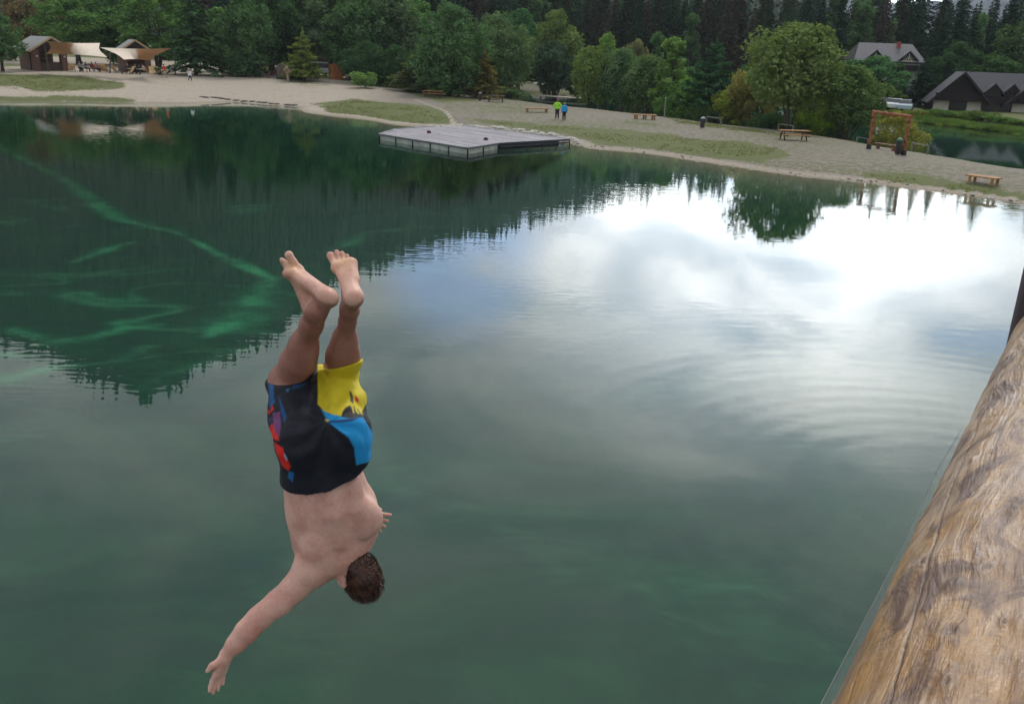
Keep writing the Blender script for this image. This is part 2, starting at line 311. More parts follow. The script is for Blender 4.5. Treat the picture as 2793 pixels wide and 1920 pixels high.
# ------------------------------------------------------------------ mountains
def mountain(name,azs,tans,a0,a1,r0,R,na,mseed,colA,colB,trees=0):
    az=np.radians(np.linspace(a0,a1,na)); tt=np.interp(np.degrees(az),azs,tans)
    rr=np.concatenate([np.linspace(r0,R,46),np.linspace(R*1.04,R*1.9,12)])
    A,R_=np.meshgrid(az,rr); TT=np.tile(tt,(len(rr),1))
    q=np.clip((R_-r0)/(R-r0),0,1); back=np.clip((R_-R)/(R*.9),0,1)
    X=R_*np.sin(A); Y=R_*np.cos(A)
    Z=TT*R_*(q**.9)*(1-back*1.1)-2.+q*(1-back)*R*.012*fbm(X,Y,R*.03,mseed,5)
    Z=np.maximum(Z,-12)
    v=np.stack([X,Y,Z],-1).reshape(-1,3); n=A.shape; i=np.arange(n[0]*n[1]).reshape(n)
    f=np.stack([i[:-1,:-1],i[:-1,1:],i[1:,1:],i[1:,:-1]],-1).reshape(-1,4)
    def b(T,out):
        ob=T.new('ShaderNodeTexCoord').outputs['Object']; n1=T.noise(ob,60./R,6,.7); n2=T.noise(ob,.12*500/R,4,.6)
        pbr(T,out,T.mix(T.ramp(T.math('ADD',T.math('MULTIPLY',n1,.5),T.math('MULTIPLY',n2,.5)),.35,.65),colA,colB),.95,T.new('ShaderNodeBump',{'Height':n2,'Strength':1.,'Distance':6.}).outputs[0])
    o=tag(obj(name,mesh(name,v,f,mat(name,b),True)),kind='structure')
    return X,Y,Z,q
AZ=[-60,-45,-38,-31,-28,-23.7,-20,-15.4,-12,-9.4,-5,-2,2,6,10,14,18,23]
TA=[.20,.24,.26,.295,.335,.372,.345,.312,.255,.235,.212,.196,.170,.150,.122,.082,.038,.0]
mX,mY,mZ,mq=mountain('hills',AZ,TA,-60,24,330,1150,420,4,(.014,.032,.012),(.030,.055,.020))
mountain('mountain',[-10,0,5,10,14,18,21,24,28,34,45,60],[.02,.05,.062,.066,.058,.066,.056,.062,.078,.09,.12,.1],-10,60,700,1500,160,9,(.045,.065,.085),(.10,.125,.15))  # blue of distant haze is painted into these base colours
# the wooded hill flanks: one far-off wood
def far_wood():
    rg=np.random.default_rng(12); V=[];Fc=[]; n=mX.shape; k=0; vv=[];ff=[]
    ii=rg.integers(2,47,15000); jj=rg.integers(1,n[1]-1,15000)
    dx=rg.uniform(-5,5,15000);dy=rg.uniform(-9,9,15000)
    for q in range(15000):
        i,j=ii[q],jj[q]; x,y,z=mX[i,j]+dx[q],mY[i,j]+dy[q],mZ[i,j]-1
        h=rg.uniform(9,19); r=h*rg.uniform(.17,.24)
        if mZ[i,j]<3: continue
        for (z0,z1,rr) in ((.08,.6,1.),(.38,1.,.66)):
            b=len(vv); m=6; a0=rg.uniform(0,1)
            for t in range(m):
                a=a0+2*math.pi*t/m; rj=r*rr*rg.uniform(.75,1.15); vv.append((x+math.cos(a)*rj,y+math.sin(a)*rj,z+h*z0+rg.uniform(-.4,.4)))
            vv.append((x,y,z+h*z1)); ff+=[(b+t,b+(t+1)%m,b+m) for t in range(m)]
    def b(T,out):
        ob=T.new('ShaderNodeTexCoord').outputs['Object']
        pbr(T,out,T.mix(T.ramp(T.noise(ob,.06,5,.7),.35,.65),(.010,.026,.011),(.034,.062,.022)),.95)
    tag(obj('wooded_hillside',mesh('wooded_hillside',vv,np.array(ff),mat('wood_far',b))),'dark spruce wood covering the steep hill behind the lake','woodland',kind='stuff')
far_wood()
# ------------------------------------------------------------------ foliage
def leafmat(name,rough=.6,tl=.25):
    def b(T,out):
        oi=T.new('ShaderNodeObjectInfo').outputs; ob=T.new('ShaderNodeTexCoord').outputs['Object']
        n=T.noise(ob,.9,3,.6); n2=T.noise(ob,5.,3,.6)
        c=T.mix(T.ramp(T.math('ADD',T.math('MULTIPLY',n,.6),T.math('MULTIPLY',n2,.4)),.32,.68),(1.4,1.42,1.42),(3.3,3.1,2.8))
        c=T.mix(1.,oi['Color'],c,'MULTIPLY')
        d=T.new('ShaderNodeBsdfDiffuse',{'Color':c}); t=T.new('ShaderNodeBsdfTranslucent',{'Color':T.mix(1.,c,(1.1,1.2,.6),'MULTIPLY')})
        T.link(T.new('ShaderNodeMixShader',{0:tl,1:d.outputs[0],2:t.outputs[0]}).outputs[0],out.inputs['Surface'])
    return mat(name,b)
LEAF=leafmat('leaves'); NEEDLE=leafmat('needles',.7,.1)
BARK=plain('bark',(.075,.06,.045),.95,.35,6.,.03,stretch=(1,1,.3)); PBARK=plain('pale_bark',(.22,.20,.17),.9,.3,6.,.02,stretch=(1,1,.3))
def quads(c,s,nrm,rg,asp=.55):
    """leaf sprays: one bent rhomb per centre"""
    n=len(c); a=rg.normal(size=(n,3)); t=np.cross(nrm,a); t/=np.linalg.norm(t,axis=1,keepdims=True)+1e-9
    b=np.cross(nrm,t); b/=np.linalg.norm(b,axis=1,keepdims=True)+1e-9; s=s[:,None]
    v=np.stack([c-t*s,c-b*s*asp+nrm*s*.15,c+t*s,c+b*s*asp+nrm*s*.15],1)
    return v.reshape(-1,3),np.arange(4*n).reshape(n,4)
def lobed(lobes,N,ls,seed,droop=0.):
    """leaf cloud over a set of ellipsoid boughs (x,y,z,rx,rz)"""
    rg=np.random.default_rng(seed); Ls=np.array(lobes,float); area=Ls[:,3]*(Ls[:,3]+Ls[:,4]); pk=area/area.sum()
    k=rg.choice(len(Ls),N,p=pk); d=rg.normal(size=(N,3)); d/=np.linalg.norm(d,axis=1,keepdims=True)
    # sub-clumps on each bough so the surface breaks into tufts with gaps
    sub=rg.normal(size=(len(Ls),26,3)); sub/=np.linalg.norm(sub,axis=2,keepdims=True)
    sk=sub[k,rg.integers(0,26,N)]; d=d*.42+sk; d/=np.linalg.norm(d,axis=1,keepdims=True)
    rad=(rg.uniform(.25,1.,N)**.45)*(1+.14*rg.normal(size=N)*.6)
    q=Ls[k]; c=q[:,:3]+d*rad[:,None]*np.stack([q[:,3],q[:,3],q[:,4]],1); c[:,2]-=droop*rg.uniform(0,1,N)**2
    nn=d*.8+rg.normal(size=(N,3))*.75; nn/=np.linalg.norm(nn,axis=1,keepdims=True)
    return quads(c,ls*rg.uniform(.6,1.3,N),nn,rg)
def mk_lobes(seed,H0,Hh,Wd,n,shape):
    rg=random.Random(seed); out=[]
    for i in range(n):
        t=(i+.5)/n; z=H0+(Hh-H0)*t
        if shape=='round': env=math.sin(math.pi*min(1,.16+.80*t))**.7
        elif shape=='point': env=(1-t)**.75*min(1,.45+2.6*t)
        elif shape=='vase': env=min(1,.45+1.1*t)*(1-max(0,t-.72)/.28*.75)
        else: env=1
        a=i*2.4+rg.uniform(-.4,.4); r=Wd/2*env*rg.uniform(.35,.72); lr=Wd*rg.uniform(.13,.23)*max(.45,env)
        out.append((math.cos(a)*r,math.sin(a)*r,z,lr,lr*rg.uniform(.7,1.05)))
    out.append((0,0,Hh-Wd*.12,Wd*.16,Wd*.16)); 
    return out
def stems(seed,n,Hh,Wd,r0,lobes,spread=.3):
    rg=random.Random(seed); m=MB()
    for k in range(n):
        a=k*2*math.pi/n+rg.uniform(-.5,.5); sp=Wd*spread*(0 if n==1 else rg.uniform(.6,1.1)); top=Hh*rg.uniform(.75,.92)
        pts=[]; ph=rg.uniform(0,6)
        for i in range(7):
            t=i/6; pts.append((math.cos(a)*(sp*t**1.2)+.02*Hh*math.sin(ph+4*t)*t,math.sin(a)*(sp*t**1.2)+.02*Hh*math.cos(ph+3*t)*t,-.3+top*t))
        m.tube(pts,[r0*(1-t/6*.88)*(1.25 if t==0 else 1) for t in range(7)],7,.06)
        for j in range(int(16/n)+2):
            lb=rg.choice(lobes); i=rg.randint(2,5); m.tube([pts[i],((pts[i][0]+lb[0])/2,(pts[i][1]+lb[1])/2,(pts[i][2]*.4+lb[2]*.6)),lb[:3]],[r0*.38*(1-i/8),r0*.2,r0*.07],5)
    return m
TPL={}; DIM={}
def tpl(key,cv,cf,lm,stem,bm,smooth=False):
    DIM[key]=(2*np.percentile(np.hypot(cv[:,0],cv[:,1]),93),np.percentile(cv[:,2],99.8))
    TPL[key]=(mesh(key+'_crown',cv,cf,lm),mesh(key+'_trunk',stem.v,stem.f,bm,True))
for i,(k,shape,H0,Wd,n,N,ns,r0,sp,dr) in enumerate([
    ('round_a','round',2.1,8.,22,9500,1,.24,0,.3),('round_b','round',1.7,7.2,20,9000,3,.15,.3,.4),('round_c','round',2.3,6.4,18,8500,2,.17,.2,.5),
    ('birch_a','point',1.2,5.2,22,8000,1,.15,0,.4),('vase_a','vase',2.4,6.6,20,8000,6,.10,.42,.5),('vase_b','vase',2.0,7.4,22,8500,5,.11,.46,.6),
    ('open_a','round',2.9,8.2,34,8800,6,.10,.30,.5),('low_a','round',.4,8.5,22,8000,5,.07,.3,.2),('grand_a','round',.8,8.8,34,14000,4,.17,.3,.4)]):
    lb=mk_lobes(40+i,H0,9.4,Wd,n,shape); cv,cf=lobed(lb,N,.17,60+i,dr); tpl(k,cv,cf,LEAF,stems(80+i,ns,9.4,Wd,r0,lb,sp),BARK)
def conifer(key,seed,Wd,tiers,N,gap,droop,H0=.8,lean=0.,ls=.20,mt=None,rag=.16):
    rg=np.random.default_rng(seed); V=[];m=MB(); m.tube([(0,0,-.3),(.02,0,4),(0,.02,8),(0,0,9.9)],[.17,.13,.06,.015],7)
    cs=[];ns=[];ss=[]
    for t in range(tiers):
        q=t/(tiers-1); z=H0+(9.7-H0)*q**.95+(rg.normal()*.12 if gap else 0); R=Wd/2*(1-q)**.85*(1+rg.normal()*rag*.5)+.10
        nb=max(4,int((7 if gap else 10)*(1-q*.5)))
        for b in range(nb):
            a=2*math.pi*(b+rg.uniform(-.4,.4))/nb+t*1.1; L_=R*(1+rg.normal()*rag); L_=max(.1,L_)
            n=max(5,int(N/tiers/nb*(L_/(Wd/4))))
            u=rg.uniform(.05,1,n)**.7; off=rg.normal(size=n)*(.10+.16*u*(1-u)*4)*min(1,L_)*.75
            x=np.cos(a)*u*L_-np.sin(a)*off; y=np.sin(a)*u*L_+np.cos(a)*off
            zz=z+(rg.normal()*.16 if gap else 0)-droop*L_*u**1.3+.12*L_*np.clip(u-.75,0,1)*3*(.6 if droop>0 else 1)-np.abs(off)*.25-rg.uniform(-.16 if gap else 0,.24,n)*(1 if gap else .9)
            cs.append(np.stack([x,y,zz],1)); nn=np.stack([np.cos(a)*.35+rg.normal(size=n)*.45,np.sin(a)*.35+rg.normal(size=n)*.45,np.full(n,.9)],1); ns.append(nn); ss.append(ls*rg.uniform(.6,1.3,n)*(1-q*.45))
            if L_>.8 and b%2==0: m.tube([(0,0,z),(math.cos(a)*L_*.8,math.sin(a)*L_*.8,z-droop*L_*.7)],[.035,.01],4)
    c=np.concatenate(cs);nn=np.concatenate(ns);nn/=np.linalg.norm(nn,axis=1,keepdims=True)
    cv,cf=quads(c,np.concatenate(ss),nn,rg,.42); tpl(key,cv,cf,mt or NEEDLE,m,BARK)
conifer('spruce_a',1,3.9,26,6500,False,.45); conifer('spruce_b',2,3.2,30,6500,False,.55,H0=.5); conifer('spruce_c',3,4.6,22,6500,False,.35,rag=.25,H0=1.2)
conifer('larch_a',4,6.2,24,8500,True,.12,H0=1.5,rag=.24,ls=.24,mt=LEAF); conifer('larch_b',5,5.,24,8000,True,.22,H0=1.1,rag=.2,ls=.22,mt=LEAF)
conifer('pine_a',6,8.0,12,9000,True,-.02,H0=2.9,rag=.22,ls=.26)
def bush_tpl(key,seed,Wd,Hh,N,ls):
    rg=random.Random(seed); lb=[(rg.uniform(-.35,.35)*Wd,rg.uniform(-.3,.3)*Wd,Hh*rg.uniform(.25,.75),Wd*rg.uniform(.16,.26),Hh*rg.uniform(.2,.33)) for _ in range(12)]
    cv,cf=lobed(lb,N,ls,seed); cv[:,2]=np.maximum(cv[:,2],-.05); m=stems(seed,5,Hh*.8,Wd,.03,lb,.25); tpl(key,cv,cf,LEAF,m,BARK)
bush_tpl('bush_a',11,10.,7.,4200,.34); bush_tpl('bush_b',12,11.,6.,4200,.30)
def reed_tpl():
    rg=np.random.default_rng(5); N=900; c=np.stack([rg.uniform(-2.6,2.6,N),rg.uniform(-1.1,1.1,N),np.zeros(N)],1); h=rg.uniform(.3,.8,N)*(1-.3*(c[:,0]/2.6)**2); a=rg.uniform(0,6.28,N); ln=rg.normal(size=(N,2))*.22
    w=np.stack([np.cos(a),np.sin(a),np.zeros(N)],1)*.035; tip=c+np.stack([ln[:,0],ln[:,1],h],1); mid=c*.5+tip*.5+w*.2
    v=np.stack([c-w,c+w,mid+w,tip],1).reshape(-1,3); return mesh('reed_clump',v,np.arange(4*N).reshape(N,4),LEAF)
REED=reed_tpl()
FAR_G={}
def tree(p,Hm,Wm,key,col,name,label,cat='tree',group=None,rz=None,Hbase=10.,Wbase=None):
    cm,tm=TPL[key]; rz=random.uniform(0,6.28) if rz is None else rz
    r=thing(name,label,cat,p,rz,group)
    t=obj('trunk' if 'bush' not in key else 'stems',tm,r); c=obj('crown' if 'bush' not in key else 'foliage',cm,r)
    wb,hb=DIM[key]
    for o in(t,c): o.scale=(Wm/wb,Wm/wb,Hm/hb)
    c.color=tuple(col)+(1,); return r
DK=(.030,.062,.030);MID=(.045,.088,.040);GR=(.060,.118,.040);LT=(.095,.15,.045);OL=(.085,.105,.038);GG=(.055,.085,.050);GO=(.115,.105,.036);YG=(.125,.155,.035);BR=(.095,.078,.045);PN=(.030,.072,.036);SP=(.016,.034,.022);SP2=(.022,.029,.021);BG=(.07,.135,.04)
# (u, v of the foot or None, distance if foot hidden, v of the top, width px, kind, colour, name, label)
TR=[
(8,196,0,34,130,'round_a',MID,'broadleaf_tree','green broadleaf tree cut by the left edge of the photo beside the café'),
(90,None,148,-60,150,'round_c',BR,'broadleaf_tree','dull brownish tree behind the grey café roof'),
(215,None,140,-30,190,'round_a',GR,'broadleaf_tree','broad green tree rising behind the first tan sail'),
(330,None,146,-50,150,'grand_a',MID,'broadleaf_tree','deep green tree between the two café gables'),
(430,None,140,-36,190,'round_b',GR,'broadleaf_tree','fresh green tree above the right tip of the second sail'),
(535,205,0,-60,150,'spruce_c',DK,'spruce_tree','big dark spruce with a bare dark trunk right of the café'),
(600,None,132,20,110,'birch_a',GR,'birch_tree','lighter slim tree just right of the big dark spruce'),
(672,209,0,-20,150,'grand_a',MID,'broadleaf_tree','dense green tree with foliage down to the gravel, left of the bicycles'),
(740,None,128,-40,150,'round_b',DK,'broadleaf_tree','dark tree standing behind the bicycles'),
(815,None,134,-50,150,'round_a',MID,'broadleaf_tree','tall tree behind the small yellowish larch'),
(905,None,130,-36,170,'round_c',GG,'broadleaf_tree','grey-green tree standing behind the orange cabin'),
(985,None,126,-40,170,'grand_a',MID,'broadleaf_tree','tall tree above the round bush on the gravel'),
(1070,None,128,-30,170,'round_a',GG,'broadleaf_tree','pale-topped tree right of the one above the round bush'),
(1120,None,132,-6,170,'round_b',GR,'broadleaf_tree','tree whose pale crown meets the dark forest at the top'),
(1005,None,118,110,130,'low_a',DK,'broadleaf_tree','low dark tree in shade behind the round bush'),
(1080,None,117,120,120,'low_a',DK,'broadleaf_tree','shaded low tree left of the olive spreading one'),
(830,222,0,80,100,'larch_a',(.105,.135,.038),'larch_tree','small yellow-green larch on the grassy patch by the carved post'),
(808,217,0,150,70,'larch_b',(.06,.10,.04),'larch_tree','thin larch sharing the grassy patch with the yellow-green one'),
(1140,252,0,132,150,'larch_a',(.070,.090,.038),'larch_tree','olive spreading larch left of the seated picnic couple'),
(1195,262,0,160,70,'birch_a',(.06,.115,.055),'birch_tree','small blue-green young tree behind the picnic couple'),
(1225,262,0,8,190,'grand_a',(.05,.095,.045),'willow_tree','large round willow with several stems, behind the golden larch at left'),
(1355,263,0,34,170,'grand_a',(.062,.10,.052),'willow_tree','large grey-green willow leaning right behind the golden larch'),
(1320,270,0,137,86,'larch_b',GO,'larch_tree','small golden pointed larch on the shore meadow'),
(1415,None,140,24,140,'round_a',(.04,.095,.045),'broadleaf_tree','deep green tree behind the gap between two willows'),
(1515,None,134,26,130,'round_c',(.085,.12,.045),'broadleaf_tree','pale olive tree with a cut-off right side above the pond jetty'),
(1506,266,0,108,120,'vase_a',(.040,.068,.045),'willow_tree','dark multi-stemmed willow at the pond end'),
(1612,293,0,122,112,'open_a',(.085,.125,.042),'willow_tree','yellow-green willow with fanned stems behind the standing couple'),
(1655,None,112,88,84,'round_c',(.09,.155,.045),'broadleaf_tree','bright green round-topped tree above the fanned willow'),
(1690,300,0,128,105,'open_a',(.058,.10,.052),'willow_tree','grey-green willow right of the yellow-green one'),
(1735,None,124,106,86,'round_b',(.095,.10,.055),'broadleaf_tree','brownish tree peeping over the shore willows'),
(1790,None,128,86,70,'birch_a',MID,'birch_tree','mid green slim tree peeping out right of the brownish one'),
(1762,308,0,146,130,'open_a',(.060,.10,.045),'willow_tree','wide willow behind the second picnic bench'),
(1822,316,0,98,112,'birch_a',(.078,.135,.042),'birch_tree','bright green pointed birch near the pale post'),
(1858,322,0,208,112,'low_a',BG,'young_tree','bright green young tree low beside the pale post'),
(1935,328,0,106,175,'pine_a',PN,'pine_tree','dark layered pine on the pond bank'),
(2000,338,0,226,110,'vase_a',YG,'young_tree','yellow-green young tree between the pine and the brown tree'),
(2056,344,0,160,140,'vase_b',(.12,.115,.045),'willow_tree','yellow-brown willow left of the tallest shore tree'),
(2150,358,0,58,235,'open_a',(.082,.115,.045),'willow_tree','tallest shore tree, olive green and many-stemmed'),
(2235,366,0,240,130,'low_a',(.105,.155,.030),'young_tree','yellow-green young tree behind the picnic table'),
(2308,378,0,172,165,'vase_a',(.066,.105,.042),'willow_tree','arching green willow with slanted stems left of the wooden arch'),
(2395,None,121,150,150,'round_b',(.045,.10,.045),'broadleaf_tree','green tree in front of the grey-roofed house'),
(2330,None,123,160,120,'round_c',MID,'broadleaf_tree','green tree left of the grey-roofed house front'),
(2455,None,123,170,64,'birch_a',DK,'birch_tree','narrow dark tree right of the grey-roofed house front'),
(2430,None,119,232,90,'round_c',(.10,.14,.045),'young_tree','pale green young tree above the parked white cars'),
(2440,392,0,300,130,'low_a',(.14,.14,.035),'willow_shrub','golden willow shrub on the pond bank behind the arch'),
(1575,None,136,150,60,'birch_a',MID,'birch_tree','green tree hidden between the willows over the jetty'),
(1890,None,118,180,90,'round_b',MID,'broadleaf_tree','green tree left of the pine across the pond'),
(2090,None,120,150,120,'round_c',(.04,.085,.04),'broadleaf_tree','green tree behind the yellow-brown willow'),
(2235,None,110,190,120,'round_a',(.045,.10,.04),'broadleaf_tree','green tree right of the tallest shore tree'),
(2660,None,150,36,60,'birch_a',(.055,.105,.045),'birch_tree','pale slim birch among the dark spruces above the chalet'),
(2420,None,165,52,50,'birch_a',(.06,.11,.055),'birch_tree','pale birch standing just left of the grey-roofed house chimney'),
(2560,None,140,44,110,'spruce_a',SP,'spruce_tree','dark spruce between the grey-roofed house and the chalet'),
(2600,None,136,10,100,'spruce_b',SP,'spruce_tree','tall dark spruce directly behind the chalet gable'),
(2640,None,142,30,90,'spruce_a',SP,'spruce_tree','dark spruce right of the tallest one behind the chalet gable'),
(2738,None,132,-34,120,'spruce_a',(.016,.034,.024),'spruce_tree','very tall dark spruce standing free against the blue mountain'),
(2700,None,134,60,90,'spruce_b',SP,'spruce_tree','shorter spruce left of the free-standing tall one'),
(2800,None,128,50,170,'round_a',(.045,.075,.035),'broadleaf_tree','round dark green tree at the right edge above the chalet'),
(2720,None,124,150,150,'round_b',(.035,.07,.03),'broadleaf_tree','dark broadleaf tree touching the chalet roof ridge'),
(2610,None,128,110,120,'round_c',(.030,.062,.030),'broadleaf_tree','dark broadleaf tree behind the left slope of the chalet'),
(2530,None,124,150,100,'spruce_c',(.018,.04,.025),'spruce_tree','dark spruce left of the chalet eave'),
]
for (u,vb,D,vt,w,key,c,name,label) in TR:
    if vb is None:
        p=at_depth(u,160,D); p[2]=gz(p[0],p[1]); dd=depth(p)
        # keep the foot column under the asked pixel column
    else: p=gp(u,vb); dd=depth(p)
    top=at_depth(u,vt,dd); Hm=(top[2]-p[2])*.985; Wm=w*dd/F
    tree(p+np.array([0,0,-.1]),Hm,Wm*1.06,key,c,name,label)
# spruces of the forest belt
rg=random.Random(3); k=0; placed=[]
def sky_tan(az): return np.interp(az,[-34,-10,-3,2,6,9,12,15,18,20,22,24,26,28,32],[.155,.152,.150,.150,.145,.143,.143,.143,.143,.14,.14,.132,.118,.135,.14])
for row,(D0,step) in enumerate([(168,3.2),(182,3.4),(198,3.9),(216,4.4)]):
    a=-13 if row<2 else -20
    while a<33:
        az=a+rg.uniform(-.3,.3); D=D0+rg.uniform(-6,6); x,y=D*math.sin(math.radians(az)),D*math.cos(math.radians(az)); z=gz(x,y)
        Ht=(float(sky_tan(az))+rg.uniform(-.016,.016)+(row-1)*.004)*D-7-z-(0 if row else 2); Ht=max(9,min(30,Ht))
        kk=rg.choice(['spruce_a','spruce_b','spruce_c','spruce_a']); c=rg.choice([SP,SP,SP2,(.024,.05,.03),(.034,.034,.028)])
        if 18.5<az<25 and row==0 : a+=step*57.3/D0; continue
        if rg.random()<.13: kk='birch_a'; c=(.045,.085,.04); Ht*=.85
        tree((x,y,z-.2),Ht,max(4.2,Ht*.30)*rg.uniform(.9,1.25) if kk!='birch_a' else Ht*.4,kk,c,'spruce_tree' if kk!='birch_a' else 'birch_tree',
             'tall dark spruce in the dense forest belt behind the shore trees' if kk!='birch_a' else 'green birch standing among the dark spruces of the forest belt',group='dark spruces of the forest belt' if kk!='birch_a' else 'birches among the spruces of the forest belt')
        a+=step*57.3/D0*rg.uniform(.8,1.2)
# understorey along the pond's near bank, and behind
US=[(u,v) for u,v in [(1880,327),(1885,328),(1905,332),(1962,336),(1985,340),(2020,343),(2085,352),(2110,354),(2190,364),(2215,368),(2262,374),(2285,378)]]
for i,(u,v) in enumerate(US):
    p=gp(u,v-3); dd=depth(p); w=rg.uniform(38,62)*dd/F
    tree(p,w*rg.uniform(.6,1.1),w*1.3,'bush_a' if i%2 else 'bush_b',rg.choice([DK,MID,(.035,.07,.035),(.045,.075,.03)]),'shrub','dark green shrub in the undergrowth beneath the shore willows','shrub','undergrowth shrubs beneath the shore willows')
BU=[(985,240,196,80,'bush_a',(.10,.165,.06),'pale green round bush on the gravel right of the orange cabin'),
(655,210,172,60,'bush_b',DK,'dark bush at the foot of the dense tree left of the bicycles'),(690,211,180,44,'bush_a',DK,'second dark bush right of the first at the dense tree'),
(1240,262,225,60,'bush_a',MID,'green bush under the left willow behind the picnic couple'),(1395,272,238,100,'bush_b',(.05,.085,.045),'wide low bush at the pond corner right of the golden larch'),
(1290,266,232,60,'bush_a',(.04,.07,.035),'dark bush just left of the golden larch'),(1150,255,215,110,'bush_b',(.045,.062,.035),'dark low bush under the olive larch'),
(1090,240,205,60,'bush_a',DK,'small dark bush at the end of the sand behind the round bush')]
for u,vb,vt,w,key,c,label in BU:
    p=gp(u,vb); dd=depth(p); top=at_depth(u,vt,dd); tree(p,top[2]-p[2],w*dd/F,key,c,'bush',label,'bush')
# far pond bank: bright scrub and reeds before the chalet
FB=[(2480,331,286,90,(.12,.14,.035),'yellow-green'),(2540,334,292,90,(.10,.14,.035),'green'),(2600,340,285,80,(.085,.15,.045),'fresh green'),(2655,345,300,90,(.09,.14,.04),'mid green'),(2705,349,290,70,(.085,.13,.04),'soft green'),(2760,356,312,90,(.085,.15,.04),'bright green'),(2800,362,315,80,(.08,.14,.04),'green'),(2420,322,290,90,(.11,.14,.04),'pale green'),(2370,316,290,70,(.07,.12,.04),'green')]
for i,(u,vb,vt,w,c,s) in enumerate(FB):
    q=hit(u,vb,0); q=np.array([q[0]+.15*2,q[1]+2.2,0]); q[2]=gz(q[0],q[1]); dd=depth(q); top=at_depth(u,vt+13,dd)
    tree(q,max(.9,top[2]-q[2]),w*dd/F*1.1,'bush_a' if i%2 else 'bush_b',tuple(k_*.72 for k_ in c),'bush','bright green bush on the far pond bank before the white-walled chalet','bush','bright bushes on the far pond bank')
for i in range(46):
    t=i/45; u=2300+t*520; v=np.interp(u,[2300,2360,2513,2671,2793,2830],[305,312,333,351,365,370]); q=hit(u,v,0); x,y=q[0]+rg.uniform(-.2,.6),q[1]+rg.uniform(.2,1.4)
    o=obj('reed_clump',REED); o.location=(x,y,max(gz(x,y),-.1)); o.rotation_euler=(0,0,-.6+rg.uniform(-.3,.3)); s=rg.uniform(.7,1.2); o.scale=(s,s,s*rg.uniform(.6,1.1)); o.color=rg.choice([(.065,.11,.03,1),(.08,.11,.035,1),(.055,.095,.03,1)])
    tag(o,'tall green reeds at the water edge of the far pond bank','reeds','reed clumps along the far pond bank')
# grass blades scattered on the shore meadow (one uncountable mass)
def tufts():
    rg=np.random.default_rng(77); pts=[]
    c=np.stack([rg.uniform(-62,40,90000),rg.uniform(44,128,90000)],1); Z,w,dl,dp=G(c[:,0],c[:,1]); u=[];
    V=c-0; P=np.concatenate([c,Z[:,None]],1)-CAMP; zc=P@_f; U=CX+F*(P@_r)/zc; Vv=CY-F*(P@_u)/zc
    ok=np.zeros(len(c),bool)
    for poly in ([(0,203),(130,203),(340,228),(240,247),(100,251),(0,240)],[(862,290),(960,276),(1100,285),(1238,322),(1150,338),(900,308)],[(1300,330),(1560,348),(1850,374),(2120,404),(2080,440),(1740,402),(1560,368)],[(2345,476),(2560,490),(2793,538),(2793,552),(2600,526),(2400,494)],[(1816,322),(2100,360),(2240,378),(2140,374),(1860,340)]):
        ok|=poly_sd(U,Vv,poly)<0
    ok&=(w>.6)&(fbm(c[:,0],c[:,1],1.3,9,3)>-.15); c=c[ok]; Z=Z[ok]; n=len(c); k=5
    C=np.repeat(np.concatenate([c,Z[:,None]],1),k,0)+np.concatenate([rg.normal(size=(n*k,2))*.07,np.zeros((n*k,1))],1); N=n*k
    h=rg.uniform(.04,.12,N); a=rg.uniform(0,6.28,N); w_=np.stack([np.cos(a),np.sin(a),np.zeros(N)],1)*.016; tip=C+np.stack([rg.normal(size=N)*.04,rg.normal(size=N)*.04,h],1)
    v=np.stack([C-w_,C+w_,tip],1).reshape(-1,3); o=obj('grass_blades',mesh('grass_blades',v,np.arange(3*N).reshape(N,3),LEAF)); o.color=(.085,.092,.028,1)
    tag(o,'short dry grass blades on the lake meadow','grass',kind='stuff')
tufts()
